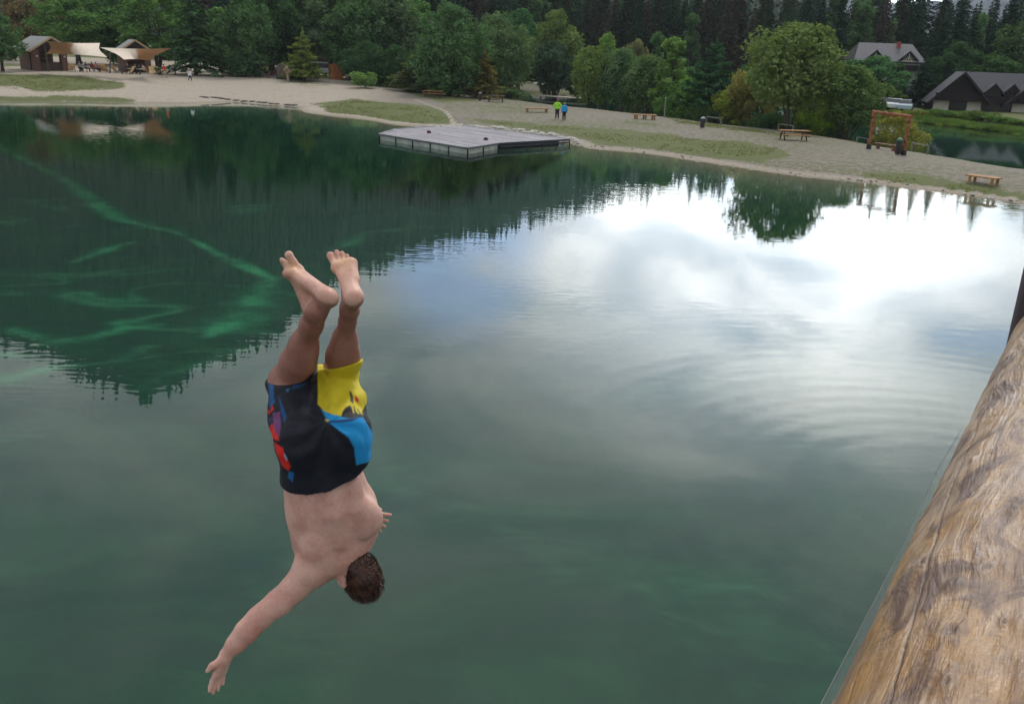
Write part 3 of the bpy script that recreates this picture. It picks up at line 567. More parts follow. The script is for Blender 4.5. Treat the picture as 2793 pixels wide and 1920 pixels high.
# ------------------------------------------------------------------ signed-distance bodies
class SDF:
    def __init__(s,lo,hi,h):
        s.h=h; s.lo=np.array(lo,float); n=np.ceil((np.array(hi)-s.lo)/h).astype(int)+1
        s.n=n; s.D=np.full(n,1.,np.float32); s.ax=[s.lo[i]+h*np.arange(n[i]) for i in range(3)]
    def _win(s,lo,hi,pad):
        i0=np.clip(((np.array(lo)-pad-s.lo)/s.h).astype(int),0,s.n); i1=np.clip(((np.array(hi)+pad-s.lo)/s.h).astype(int)+2,0,s.n)
        sl=tuple(slice(a,b) for a,b in zip(i0,i1)); g=np.meshgrid(*[s.ax[i][sl[i]] for i in range(3)],indexing='ij',sparse=True); return sl,g
    def _put(s,sl,d,k,sub=False):
        A=s.D[sl]
        if A.size==0: return
        if sub: s.D[sl]=np.maximum(A,-d); return
        if k>0:
            hh=np.maximum(k-np.abs(A-d),0)/k; s.D[sl]=np.minimum(A,d)-hh*hh*k*.25
        else: s.D[sl]=np.minimum(A,d)
    def cap(s,a,b,ra,rb=None,k=.02,sub=False):
        rb=ra if rb is None else rb; a=np.array(a,float);b=np.array(b,float); R=max(ra,rb)
        sl,(X,Y,Z)=s._win(np.minimum(a,b)-R,np.maximum(a,b)+R,k+.03+s.h*2)
        e=b-a; L2=e@e+1e-12; t=np.clip(((X-a[0])*e[0]+(Y-a[1])*e[1]+(Z-a[2])*e[2])/L2,0,1)
        d=np.sqrt((X-a[0]-t*e[0])**2+(Y-a[1]-t*e[1])**2+(Z-a[2]-t*e[2])**2)-(ra+(rb-ra)*t); s._put(sl,d.astype(np.float32),k,sub); return s
    def ell(s,c,r,ax=None,k=.02,sub=False):
        """ellipsoid, r=(r1,r2,r3) along rows of ax"""
        c=np.array(c,float); r=np.array(r,float); ax=np.eye(3) if ax is None else np.array(ax,float); R=r.max()
        sl,(X,Y,Z)=s._win(c-R,c+R,k+.03+s.h*2); dx,dy,dz=X-c[0],Y-c[1],Z-c[2]
        q=[(dx*ax[i][0]+dy*ax[i][1]+dz*ax[i][2])/r[i] for i in range(3)]; k0=np.sqrt(q[0]**2+q[1]**2+q[2]**2)
        k1=np.sqrt((q[0]/r[0])**2+(q[1]/r[1])**2+(q[2]/r[2])**2)+1e-9; d=k0*(k0-1)/k1
        s._put(sl,d.astype(np.float32),k,sub); return s
    def chain(s,pts,rs,k=.02):
        for i in range(len(pts)-1): s.cap(pts[i],pts[i+1],rs[i],rs[i+1],k)
        return s
    def surf(s,smooth=2):
        D=s.D; n=D.shape; ins=D<0
        c=[ins[i:n[0]-1+i,j:n[1]-1+j,k:n[2]-1+k] for i in(0,1) for j in(0,1) for k in(0,1)]
        cnt=sum(x.astype(np.int8) for x in c); act=(cnt>0)&(cnt<8); idx=np.full(act.shape,-1,np.int64); I=np.argwhere(act); idx[act]=np.arange(len(I))
        P=np.zeros((len(I),3)); Wt=np.zeros(len(I)); corner=[(i,j,k) for i in(0,1) for j in(0,1) for k in(0,1)]
        dv=[D[I[:,0]+a,I[:,1]+b,I[:,2]+e].astype(float) for a,b,e in corner]
        for p in range(8):
            for q in range(p+1,8):
                if sum(abs(x-y) for x,y in zip(corner[p],corner[q]))!=1: continue
                a,b=dv[p],dv[q]; m=(a<0)!=(b<0); t=np.where(m,a/(a-b+1e-12),0)
                pos=np.array(corner[p])[None]+t[:,None]*(np.array(corner[q])-np.array(corner[p]))[None]
                P+=np.where(m[:,None],pos,0); Wt+=m
        V=s.lo+(I+P/Wt[:,None])*s.h; Fs=[]
        for ax in range(3):
            o=[0,0,0];o[ax]=1; b_=ins[tuple(slice(o[i],n[i]) for i in range(3))]; a_=ins[tuple(slice(0,n[i]-o[i]) for i in range(3))]
            E=np.argwhere(a_!=b_); u,v=(ax+1)%3,(ax+2)%3
            ok=(E[:,u]>0)&(E[:,v]>0)&(E[:,u]<n[u]-1)&(E[:,v]<n[v]-1); E=E[ok]; flip=a_[E[:,0],E[:,1],E[:,2]]
            def at(du,dv_):
                e=E.copy(); e[:,u]-=du; e[:,v]-=dv_; return idx[e[:,0],e[:,1],e[:,2]]
            q=np.stack([at(0,0),at(1,0),at(1,1),at(0,1)],1); q[~flip]=q[~flip][:,::-1]; Fs.append(q[:, ::-1] if False else q)
        Fc=np.concatenate(Fs); Fc=Fc[(Fc>=0).all(1)]
        for _ in range(smooth):
            A=np.zeros_like(V); w=np.zeros(len(V))
            for i in range(4):
                for j in(1,3):
                    for ax in range(3): A[:,ax]+=np.bincount(Fc[:,i],V[Fc[:,(i+j)%4],ax],len(V))
                    w+=np.bincount(Fc[:,i],minlength=len(V))
            V=V*.45+.55*A/np.maximum(w,1)[:,None]
        return V,Fc
def nrm(v): v=np.array(v,float); return v/np.linalg.norm(v)
# ------------------------------------------------------------------ small standing / sitting people
SKIN=plain('skin_far',(.42,.26,.19),.6,.1)
def cloth(name,c): return plain('cloth_'+name,c,.85,.18,9.)
def person(p,rz,hgt,top,legs,label,top_c,leg_c,pose='stand',hair=(.05,.03,.02),hat=None,group=None,sleeve=True,hood=False):
    r=thing('person',label,'person',p,rz,group); s=hgt/1.75
    # local frame: facing -Y, z up
    if pose=='stand': hip,kn,an=.90,[(.10,-.02,.49),(-.10,-.01,.49)],[(.11,.02,.08),(-.12,.0,.08)]; dz=0
    elif pose=='walk': hip,kn,an=.90,[(.10,-.16,.50),(-.10,.05,.49)],[(.10,-.20,.08),(-.10,.34,.16)]; dz=0
    else: hip,kn,an=.50,[(.12,-.42,.50),(-.12,-.42,.50)],[(.12,-.46,.08),(-.12,-.44,.08)]; dz=-.40
    sh=1.42+dz; y0=.02
    if pose=='arms': pass
    hands=[(.30,-.06,.80+dz),(-.30,-.05,.80+dz)]; elb=[(.29,.03,1.10+dz),(-.29,.03,1.10+dz)]
    if pose=='sit': hands=[(.16,-.38,.72),(-.16,-.38,.72)]; elb=[(.28,-.08,.72),(-.28,-.08,.72)]
    if hood=='hip': elb=[(.38,.06,1.16),(-.40,.06,1.18)]; hands=[(.18,-.08,.98),(-.22,-.10,1.02)]
    def torso(S,e,arms=True,lo=0.):
        S.cap((-.09,y0,hip+.08+lo),(.09,y0,hip+.08+lo),.125+e,k=.05); S.cap((0,y0,hip+.1),(0,y0-.01,sh-.10),.135+e,.15+e,k=.06); S.cap((-.13,y0,sh-.05),(.13,y0,sh-.05),.085+e,k=.06)
        if arms:
            for i,g in((0,1),(1,-1)): S.chain([(.19*g,y0,sh-.03),elb[i],hands[i]],[.06+e,.046+e,.034+e],.03)
    def legf(S,e,end=1.):
        for i,g in((0,1),(1,-1)):
            a=np.array(kn[i]); b=np.array(an[i]); S.chain([(.09*g,y0,hip),a,a+(b-a)*end],[.095+e,.066+e,.048+e],.03)
    S=SDF((-.55,-.7,-.02),(.55,.6,1.82),.024); torso(S,0); legf(S,0)
    for i in(0,1): S.cap(an[i],(an[i][0],an[i][1]-.16,.04+an[i][2]-.08),.045,.035,.02); S.ell((hands[i][0],hands[i][1],hands[i][2]-.06),(.035,.03,.08),None,.02)
    S.cap((0,.01,sh),(0,-.01,sh+.12),.055,.055,.03); S.ell((0,-.01,sh+.20),(.078,.095,.115),None,.03); S.cap((0,-.10,sh+.19),(0,-.118,sh+.17),.018,.018,.01)
    V,Fc=S.surf(1); obj('body',mesh('body',V*s,Fc,SKIN,True),r)
    S=SDF((-.6,-.7,-.02),(.6,.6,1.82),.024); torso(S,.022,sleeve)
    if not sleeve:
        for g in(1,-1): S.cap((.19*g,y0,sh-.03),(.25*g,y0,sh-.2),.075,.065,.03)
    V,Fc=S.surf(1); obj(top,mesh(top,V*s,Fc,cloth(top_c[0],top_c[1]),True),r)
    S=SDF((-.6,-.7,-.02),(.6,.6,1.5),.024); S.cap((-.08,y0,hip+.04),(.08,y0,hip+.04),.125,k=.04); legf(S,.016,.2 if legs=='shorts' else .92)
    V,Fc=S.surf(1); obj(legs,mesh(legs,V*s,Fc,cloth(leg_c[0],leg_c[1]),True),r)
    S=SDF((-.2,-.2,sh),(.2,.2,sh+.4),.015); S.ell((0,.018,sh+.225),(.088,.098,.112),None,.02); S.ell((0,-.10,sh+.13),(.07,.07,.09),None,.0,True)
    nm='hair'; m=cloth('hair%d'%int(hair[0]*1000),hair)
    if hat: nm='hat'; m=cloth(hat[0],hat[1])
    V,Fc=S.surf(1); obj(nm,mesh(nm,V*s,Fc,m,True),r); return r
NAVY=('navy',(.018,.022,.05)); BLK=('black',(.014,.014,.016))
person(gp(1519,325),math.radians(165),1.74,'jacket','trousers','adult in a neon green jacket and dark trousers, taller of the shore couple',('neon_green',(.36,.75,.05)),BLK,hair=(.25,.10,.09),hood='hip')
v=obj('backpack',None) if False else None
person(gp(1538,329),math.radians(200),1.55,'jacket','trousers','child in a bright blue jacket and dark trousers beside the neon-jacketed adult',('bright_blue',(.02,.33,.75)),BLK,hair=(.30,.42,.05))
person(gp(449,214),math.radians(100),1.74,'shirt','shorts','person in a red shirt walking past the right sail pole',('red',(.62,.035,.02)),('beige',(.38,.32,.25)),'walk',sleeve=False)
person(gp(519,222),math.radians(60),1.35,'shirt','trousers','child in a white top and navy trousers walking alone over the gravel',('white',(.7,.72,.74)),('navy',(.018,.022,.07)),'walk',hat=('navycap',(.015,.018,.06)))
# ------------------------------------------------------------------ benches, tables, bins
WOODO=wood('orange_wood',(.42,.22,.08)); WOODD=wood('dark_wood',(.07,.045,.03)); WOODG=wood('grey_wood',(.26,.24,.23)); STEEL=plain('dark_steel',(.04,.04,.045),.5,.1)
def bench(u0,v0,u1,v1,label,m=WOODO,w=.55,hh=.42,tops=3,legn=2,name='bench',cat='bench',splay=False):
    a,b=gp(u0,v0),gp(u1,v1); c=(a+b)/2; Ln=np.linalg.norm((b-a)[:2]); rz=math.atan2(b[1]-a[1],b[0]-a[0])
    r=thing(name,label,cat,(c[0],c[1],gz(c[0],c[1])-.02),rz); M=MB(); pw=w/tops
    for i in range(tops): M.box(-Ln/2,Ln/2,-w/2+i*pw,-w/2+(i+1)*pw-.012,hh-.07,hh)
    M.out('seat',m,r)
    for k in range(legn):
        x=-Ln/2+.22+(Ln-.44)*k/(legn-1)
        for y in(-w/2+.09,w/2-.09): MB().tube([(x,y*(1.1 if splay else 1),0),(x,y,hh-.07)],.085,8,.05).out('leg',m,r)
    return r
bench(1432,306,1496,307,'pale orange plank bench left of the standing couple',w=.8,hh=.42)
bench(1728,325,1788,328,'long orange plank bench in front of the wide willow',w=.9,hh=.48,legn=3)
bench(2640,496,2722,508,'low bench on four log stumps at the right edge of the meadow',w=.85,hh=.46,tops=3,legn=2)
bench(2387,405,2443,414,'dark plank bench standing under the wooden arch',wood('brown_plank',(.22,.12,.07)),w=.35,hh=.45,tops=1)
def picnic(u,v,rz,label,m,Ln=1.9,sc=1.):
    p=gp(u,v); r=thing('picnic_table',label,'picnic table',p,rz); M=MB()
    for i in range(5): M.box(-Ln/2,Ln/2,-.38+i*.155,-.38+i*.155+.14,.70,.75)
    M.out('tabletop',m,r)
    for y in(-.72,.72):
        M=MB(); M.box(-Ln/2,Ln/2,y-.14,y-.01,.42,.46); M.box(-Ln/2,Ln/2,y+.01,y+.14,.42,.46); M.out('seat',m,r)
    for x in(-Ln/2+.3,Ln/2-.3):
        M=MB(); M.beam((x,-.55,0),(x,-.2,.70),.07,.09); M.beam((x,.55,0),(x,.2,.70),.07,.09); M.beam((x+.075,-.86,.38),(x+.075,.86,.38),.06,.09); M.out('leg_frame',WOODD,r)
    r.scale=(sc,sc,sc)
picnic(2163,383,math.radians(4),'orange-topped picnic table left of the wooden arch',WOODO,2.3,1.)
picnic(1180,266,math.radians(-6),'picnic table beside the seated red and blue couple',WOODO,2.4,.95)
picnic(1352,279,math.radians(-3),'dark picnic table right of the golden larch',WOODD,2.2,.95)
person(gp(1186,262)+np.array([0,.8,0]),math.radians(10),1.7,'jacket','trousers','person in a dull red jacket sitting at the table under the olive larch',('dull_red',(.36,.07,.05)),BLK,'sit')
person(gp(1201,262)+np.array([0,.8,0]),math.radians(-10),1.65,'jacket','trousers','person in a pale blue jacket sitting right beside the one in dull red',('pale_blue',(.12,.32,.55)),BLK,'sit')
def bin_(u,v,hh,label,lid=(.40,.45,.47),body=(.03,.028,.035),w=.19):
    r=thing('litter_bin',label,'litter bin',gp(u,v)); M=MB(); M.tube([(0,0,.06),(0,0,.1),(0,0,hh*.8),(0,0,hh*.84)],[w*.9,w,w,w*.92],14); M.out('body',plain('bin_%d'%int(u),body,.6,.2),r,True)
    M=MB(); M.tube([(0,0,hh*.84),(0,0,hh*.93),(0,0,hh)],[w*1.08,w*.95,w*.35],14); M.out('lid',plain('lid_%d'%int(u),lid,.5,.1),r,True)
    M=MB(); M.tube([(0,0,-.05),(0,0,.08)],.05,8); M.out('foot',STEEL,r)
bin_(1915,350,.92,'dark litter bin with a pale lid on the open gravel'); bin_(1309,276,.95,'small dark litter bin under the golden larch',(.3,.3,.3)); bin_(2448,423,1.15,'tall dark litter bin with green top under the wooden arch',(.10,.22,.14),(.022,.02,.02),.21)
def rail(u0,v0,u1,v1,label,c=(.20,.19,.17),hh=.55):
    a,b=gp(u0,v0),gp(u1,v1); r=thing('railing',label,'railing',a); d=b-a; m=plain('rail_grey',c,.8,.2)
    for q in((0,0,0),d): MB().beam((q[0],q[1],q[2]-.1),(q[0],q[1],q[2]+hh),.10).out('post',m,r)
    MB().beam((0,0,hh+.04),(d[0],d[1],d[2]+hh+.04),.12,.07).out('rail',m,r)
rail(1926,336,1966,342,'low grey rail behind the litter bin on the gravel'); rail(2122,356,2162,362,'low grey rail behind the orange-topped picnic table'); rail(2486,413,2529,422,'low grey rail at the pond right of the wooden arch',hh=.6); rail(2336,388,2372,393,'low dark rail at the pond left of the wooden arch',(.06,.07,.06),.4)
# pale post
q=gp(1811,325); r=thing('signpost','thin pale post with a round knob among the shore willows','post',q); MB().tube([(0,0,-.2),(0,0,1.9)],.032,8).out('pole',plain('pale_post',(.36,.35,.32),.7,.15),r); M=MB(); M.tube([(0,0,1.9),(0,0,1.97),(0,0,2.05)],[.03,.1,.04],8); M.out('knob',plain('pale_post',(.55,.53,.5)),r)
# ------------------------------------------------------------------ rustic arch
RUST=wood('rust_log',(.30,.10,.045),.8)
pa,pb=gp(2369,407),gp(2464,424)
r=thing('wooden_arch','tall reddish log arch frame standing on the gravel by the pond','arch',pa); d=pb-pa; hh=2.62
M0=[]
for nm,o_ in(('post',np.zeros(3)),('post',d)):
    M=MB(); pts=[]; 
    for i in range(14): t=i/13; pts.append((o_[0]+.05*math.sin(i*1.9),o_[1]+.05*math.cos(i*2.3),o_[2]-.05+t*hh))
    M.tube(pts,[.115+.035*math.sin(i*2.7) for i in range(14)],9,.12); pr=M.out(nm,RUST,r)
    MB().tube([(o_[0],o_[1],o_[2]-.1),(o_[0],o_[1],o_[2]+.34)],[.20,.17],10).out('foot_sleeve',plain('foot_dark',(.025,.018,.02),.7),pr)  # sleeve at the post foot, darker than the log
M=MB(); M.tube([tuple(d*(-.05+1.1*i/12)+np.array([.04*math.sin(i*2.1),0,hh+.04*math.cos(i*3.3)])) for i in range(13)],[.10+.03*math.sin(i*2.2) for i in range(13)],9,.12); M.out('top_beam',RUST,r)
M=MB()
for i in range(34):
    t=random.random(); q=d*t+np.array([0,0,hh-random.uniform(0,.16)]); M.tube([tuple(q),tuple(q+np.array([random.uniform(-.12,.12),random.uniform(-.1,.1),-random.uniform(.05,.22)]))],[.035,.012],5)
M.out('hanging_twigs',RUST,r)
# ------------------------------------------------------------------ floating dock
A,B,C,D_,E_,Fp,Gp=[hit(*q,.42)[:2] for q in((1035,366),(1276,404),(1359,391),(1554,380),(1268,344),(1188,345),(1079,353))]
def dockdeck(T,out):
    ob=T.new('ShaderNodeTexCoord').outputs['Object']; a=math.atan2(B[1]-A[1],B[0]-A[0])
    mp=T.new('ShaderNodeMapping',{'Vector':ob,'Rotation':(0,0,-a)}).outputs[0]; sp=T.new('ShaderNodeSeparateXYZ',{'Vector':mp})
    y=T.math('MULTIPLY',sp.outputs[1],6.5); fl=T.math('FLOOR',y); fr=T.math('FRACT',y); big=T.math('FRACT',T.math('MULTIPLY',sp.outputs[1],.62))
    hs=T.new('ShaderNodeTexWhiteNoise',{'Vector':T.new('ShaderNodeCombineXYZ',{'X':fl,'Y':T.math('FLOOR',T.math('MULTIPLY',sp.outputs[0],.4)),'Z':0.}).outputs[0]}).outputs['Value']
    n=T.noise(T.new('ShaderNodeMapping',{'Vector':mp,'Scale':(1,6,1)}).outputs[0],1.2,5,.65)
    c=T.mix(hs,(.20,.185,.205),(.42,.39,.42)); c=T.mix(T.math('MULTIPLY',T.ramp(n,.4,.7),.5),c,(.15,.14,.16)); gap=T.math('MAXIMUM',T.math('GREATER_THAN',fr,.92),T.math('GREATER_THAN',big,.955))
    c=T.mix(T.math('MULTIPLY',gap,.75),c,(.03,.03,.035)); pbr(T,out,c,.75)
DECK=mat('dock_planks',dockdeck); PANEL=plain('dock_panel',(.38,.40,.35),.7,.25,1.5); DK_=plain('dock_dark',(.035,.04,.05),.7,.2)
DOCKFLOAT=1
r=thing('floating_dock','large grey plank swimming dock with pale sides at the shore','dock',(0,0,0))
M=MB(); M.prism([tuple(q) for q in(A,B,C,D_,E_,Fp,Gp)],.35,.42); M.out('deck',DECK,r)
_c=sum(np.array(q) for q in(A,B,C,D_,E_,Gp))/6
M=MB(); M.prism([tuple(np.array(q)*.90+_c*.10) for q in(A,B,C,D_,E_,Gp)],-.1,.33); M.out('float',DK_,r)  # dark float body, added to give the dark shade under the deck
def side(P,Q,n,panel=True,z0=.0,post=.085):
    P=np.array(P);Q=np.array(Q); d=(Q-P); Ln=np.linalg.norm(d); d=d/Ln; nn=np.array([d[1],-d[0]])
    M=MB(); M.beam((*(P+nn*.03),.37),(*(Q+nn*.03),.37),.06,.12); M.out('fascia',DK_ if not panel else plain('dock_fascia',(.10,.12,.12),.7),r)
    M=MB(); M.beam((*(P-d*.02+nn*.03),.448),(*(Q+d*.02+nn*.03),.448),.09,.03); M.out('edge_trim',plain('dock_trim',(.34,.34,.36),.6),r)
    for i in range(n):
        a=P+(Q-P)*i/n; b=P+(Q-P)*(i+1)/n
        if panel:
            M=MB(); M.beam((*(a+d*.05-nn*.05),.15),(*(b-d*.05-nn*.05),.15),.05,.30); M.out('panel',PANEL,r)
    for i in range(n+1):
        a=P+(Q-P)*i/n; MB().beam((a[0]+nn[0]*.0,a[1]+nn[1]*.0,-.35),(a[0],a[1],.31),post).out('post',DK_,r)
side(A,B,5); side(B,C,2); side(C,D_,5,False,post=.07); side(D_,E_,4,False); side(Fp,Gp,2,False); side(Gp,A,2)
M=MB(); M.beam((*(np.array(C)*.98+np.array(D_)*.02),.18),(*(np.array(D_)),.18),.1,.1); M.out('cross_beam',DK_,r)
for q,s in(((1325,383),1),((1170,364),.8)):
    p=hit(q[0],q[1],.43); rr=thing('bag','small dark bundle lying on the dock planks, nearer the %s side'%('right front' if s==1 else 'back left'),'bag',p); M=MB(); M.tube([(-.16,0,.05),(-.08,0,.10),(.08,0,.11),(.17,0,.05)],[.04,.10,.10,.04],9,.1); M.out('bundle',plain('maroon',(.10,.03,.05),.8),rr,True)
for i,(u,v) in enumerate([(1150,350),(1180,347),(1220,343),(1262,340),(1300,345),(1340,350),(1385,354),(1430,360),(1475,366),(1520,373),(1562,381),(1575,388),(1405,357),(1455,363),(1500,369),(1545,376)]):
    p=gp(u,v); M=MB(); s=random.uniform(.28,.5)
    o=obj('boulder',None) if False else None
# pale shore rocks and dark stepping slabs
def rock_mesh(seed):
    rg=np.random.default_rng(seed); bm_=[];
    n,m=10,7; V=[];Fc=[]
    for j in range(m):
        ph=math.pi*j/(m-1)
        for i in range(n):
            th=2*math.pi*i/n; rr=1+rg.normal()*.09; V.append((math.sin(ph)*math.cos(th)*rr,math.sin(ph)*math.sin(th)*rr*.75,math.cos(ph)*.55*rr))
    for j in range(m-1):
        for i in range(n): Fc.append((j*n+i,j*n+(i+1)%n,(j+1)*n+(i+1)%n,(j+1)*n+i))
    return V,Fc
PR=plain('pale_rock',(.52,.49,.44),.9,.2,4.,.02); DR=plain('dark_slab',(.12,.115,.11),.9,.3,3.,.02)
PRM=[mesh('rock',*rock_mesh(s),PR) for s in(1,2,3)]; DRM=[mesh('slab',*rock_mesh(s),DR) for s in(4,5,6)]
random.seed(21)
for i in range(64):
    t=i/63; u=1150+t*430; v=np.interp(u,[1150,1268,1420,1560,1600],[350,343,358,378,400])+random.uniform(-3,5); p=gp(u,v); o=obj('rock',random.choice(PRM)); s=random.uniform(.14,.36)
    o.location=(p[0],p[1],p[2]+s*.1); o.scale=(s*1.3,s,s*.8); o.rotation_euler=(0,0,random.uniform(0,6)); tag(o,'pale shore rock along the back edge of the plank dock','rock','pale rocks behind the dock')
for i,(u,v,w) in enumerate([(556,266,30),(583,267,26),(600,269,26),(618,272,24),(645,275,22),(668,277,24),(690,278,22),(708,280,20),(724,281,22),(741,284,18),(756,285,20),(786,287,26),(804,288,22)]):
    p=gp(u,v); p[2]=max(p[2],0)+.03; s=w*depth(p)/F/2; o=obj('stone_slab',DRM[i%3]); o.location=tuple(p); o.scale=(s,s*.7,.16); o.rotation_euler=(0,0,random.uniform(-.3,.3)); tag(o,'flat dark stone in the row along the beach edge','stone','flat dark stones along the beach edge')
for i in range(60):
    u=random.uniform(1600,2793); v=np.interp(u,[1600,1730,1901,2180,2391,2531,2793],[404,415,440,481,502,520,558])-random.uniform(3,9); p=gp(u,v); o=obj('stone',random.choice(PRM+DRM)); s=random.uniform(.05,.13); o.location=tuple(p); o.scale=(s*1.4,s,s*.7); o.rotation_euler=(0,0,random.uniform(0,6)); tag(o,'small stone lying on the narrow sand strip by the meadow','stone','small stones on the narrow sand strip')
# ------------------------------------------------------------------ far bank by the pond end: gravel jetty, rocks
def jetty(u0,v0,u1,v1,label):
    a,b=hit(u0,v0,.35),hit(u1,v1,.35); r=thing('jetty',label,'jetty',(a[0],a[1],0)); d=b-a; n=nrm((d[1],-d[0],0))
    M=MB(); M.beam((0,0,.38),(d[0],d[1],.38),1.8,.12); M.out('deck',plain('jetty_top',(.42,.37,.33),.8,.15,2.),r)
    for t in(.05,.35,.65,.95):
        M=MB(); q=d*t; M.beam((q[0],q[1],-.3),(q[0],q[1],.32),.16); M.out('post',DK_,r)
jetty(1470,262,1592,270,'low pale wooden jetty at the left end of the pond')
for i in range(40):
    u=random.uniform(1440,1700); v=random.uniform(236,252) if u<1590 else random.uniform(240,254); q=at_depth(u,v,150+random.uniform(-3,6)); z=max(gz(q[0],q[1]),.2); o=obj('rock',random.choice(PRM)); s=random.uniform(.25,.7); o.location=(q[0],q[1],z+.1); o.scale=(s*1.4,s,s*.7); o.rotation_euler=(0,0,random.uniform(0,6)); tag(o,'pale rock on the far pond bank behind the jetty','rock','pale rocks on the bank behind the jetty')
# ------------------------------------------------------------------ cars
def car(p,rz,c,label,van=False,group=None):
    r=thing('parked_car',label,'car',p,rz,group); pm=plain('paint_%d_%d'%(int(c[0]*99),int(c[2]*99)),c,.3,.04); gm=plain('car_glass',(.02,.025,.03),.1,.05)
    if van: pr=[(-2.2,.35),(2.2,.35),(2.25,.95),(1.6,1.15),(1.1,1.95),(-2.15,2.0),(-2.25,1.2)]; gl=[(1.5,1.2),(1.08,1.85),(-2.0,1.85),(-2.0,1.2)]
    else: pr=[(-2.1,.35),(2.1,.35),(2.15,.72),(1.1,.92),(-1.9,.98),(-2.15,.8)]; gl=[(1.05,.93),(.45,1.38),(-1.1,1.42),(-1.8,.98)]
    M=MB(); M.prismy(pr,-.85,.85)
    if not van: M.prismy([(.38,1.36),(-1.08,1.40),(-1.0,1.47),(.25,1.44)],-.66,.66)
    M.out('body',pm,r); M=MB(); M.prismy(gl,-.87 if van else -.72,.87 if van else .72); M.out('windows',gm,r)
    for x in(-1.35,1.35):
        for y in(-.8,.8):
            M=MB(); M.tube([(x,y-.12,.32),(x,y+.12,.32)],.32,14); w=M.out('wheel',plain('tyre',(.02,.02,.02),.9),r)
WH=(.75,.77,.80)
for i,(u,v,D,a,van,lab) in enumerate([(2416,291,117,1.2,0,'white car parked left of the chalet, leftmost of the row by the pond'),(2441,293,117,1.25,0,'white car in the middle of the row by the pond'),(2468,296,116,1.15,0,'pale blue-white car at the right end of the row nearest the chalet'),
   (835,216,131,.1,0,'white car behind the small yellow-green larch'),(862,216,132,.2,1,'white van right behind the larch, left of the orange cabin'),(885,217,132,-.1,1,'white van just left of the orange cabin'),(952,218,131,.1,0,'white car just right of the orange cabin'),(700,206,133,0.,0,'pale yellow car parked behind the bicycles at left'),(725,207,134,.1,0,'second pale yellow car directly behind the bicycles'),(2115,272,128,.4,0,'pale car glimpsed through the stems of the tallest shore tree')]):
    q=at_depth(u,v,D); z=q[2]-.35 if u>2400 else gz(q[0],q[1]); c=(.45,.55,.62) if i==2 else ((.55,.53,.2) if 'yellow' in lab else WH); car((q[0],q[1],max(z,.3)),a,c,lab,bool(van))
# ------------------------------------------------------------------ orange cabin, carved post, boards, bicycles
p=gp(916,217); r=thing('wooden_cabin','orange-brown timber changing cabin standing on the gravel','cabin',p,math.radians(22)); OC=wood('cabin_orange',(.50,.17,.045)); 
M=MB(); 
for i in range(9): M.box(-.82+i*.183,-.82+i*.183+.175,-.82,-.78,0,1.95)
M.out('front_boards',OC,r); M=MB()
for i in range(9): M.box(-.85,-.81,-.77+i*.18,-.77+i*.18+.172,0,1.95)
M.out('side_boards',wood('cabin_side_shaded',(.30,.12,.04)),r); M=MB(); M.box(-.80,.82,-.77,.82,0,1.9); M.out('shell',wood('cabin_shell',(.25,.1,.04)),r); M=MB(); M.box(-.88,.88,-.86,.86,1.95,2.02); M.out('roof',OC,r)  # side boards: front wood darkened, shade of the left face put into colour
MB().box(-.35,.35,-.835,-.822,.05,1.85).out('door',wood('cabin_door',(.42,.14,.04)),r)
p=gp(786,223); r=thing('carved_post','pale carved wooden figure post left of the yellow-green larch','carving',p); CW=wood('carved_wood',(.42,.30,.22))
M=MB(); M.tube([(0,0,-.1),(0,0,.9),(0,0,1.1)],[.16,.17,.2],9,.06); M.out('trunk',CW,r); M=MB(); M.tube([(0,0,1.05),(-.05,0,1.35),(0,0,1.7),(.02,0,1.95)],[.3,.45,.36,.16],10,.08); M.out('carved_head',CW,r); M=MB(); M.box(-.05,.5,-.3,-.22,1.15,1.45); M.out('sign_board',CW,r)
p=gp(774,217); r=thing('notice_board','dark round-topped board behind the carved post','notice board',p,.2); M=MB(); M.prismy([(-.9,0),(.9,0),(.9,1.5),(.6,1.95),(0,2.15),(-.6,1.95),(-.9,1.5)],0,.12); M.out('panel',plain('taupe',(.14,.11,.09),.8),r); M=MB(); M.box(-.98,-.9,-.03,.15,0,1.7); M.box(.9,.98,-.03,.15,0,1.7); M.out('frame',WOODD,r)
p=gp(815,217)+np.array([0,3.,0]); MBx=MB(); MBx.box(-2.2,2.2,0,.2,0,1.2); o=MBx.out('low_wall',plain('wall_brown',(.15,.12,.11),.9)); o.location=tuple(p); tag(o,'low grey-brown wall behind the thin larch','wall')
def bike(p,rz,c,label):
    r=thing('bicycle',label,'bicycle',p,rz); fm=plain('bike_%d'%int(c[0]*100+c[2]*10),c,.4)
    for x in(-.52,.52):
        M=MB(); M.tube([(x+.33*math.cos(t),0,.34+.33*math.sin(t)) for t in [2*math.pi*i/18 for i in range(19)]],.022,5); w=M.out('wheel',plain('tyre',(.02,.02,.02)),r)
        M=MB(); [M.tube([(x,0,.34),(x+.32*math.cos(t),0,.34+.32*math.sin(t))],.005,3) for t in [2*math.pi*i/10 for i in range(10)]]; M.out('spokes',STEEL,w)
    M=MB(); [M.tube(s,.022,6) for s in([(-.52,0,.34),(-.05,0,.32)],[(-.05,0,.32),(-.2,0,.85)],[(-.17,0,.78),(.35,0,.82)],[(-.05,0,.32),(.38,0,.72)],[(.52,0,.34),(.34,0,.98)],[(-.52,0,.34),(-.17,0,.75)])]; M.out('frame',fm,r)
    M=MB(); M.tube([(.36,-.28,1.02),(.33,0,.99),(.36,.28,1.02)],.018,6); M.out('handlebar',STEEL,r); M=MB(); M.tube([(-.32,0,.9),(-.1,0,.9)],[.07,.03],7); M.out('saddle',BLKM if 'BLKM' in globals() else STEEL,r)
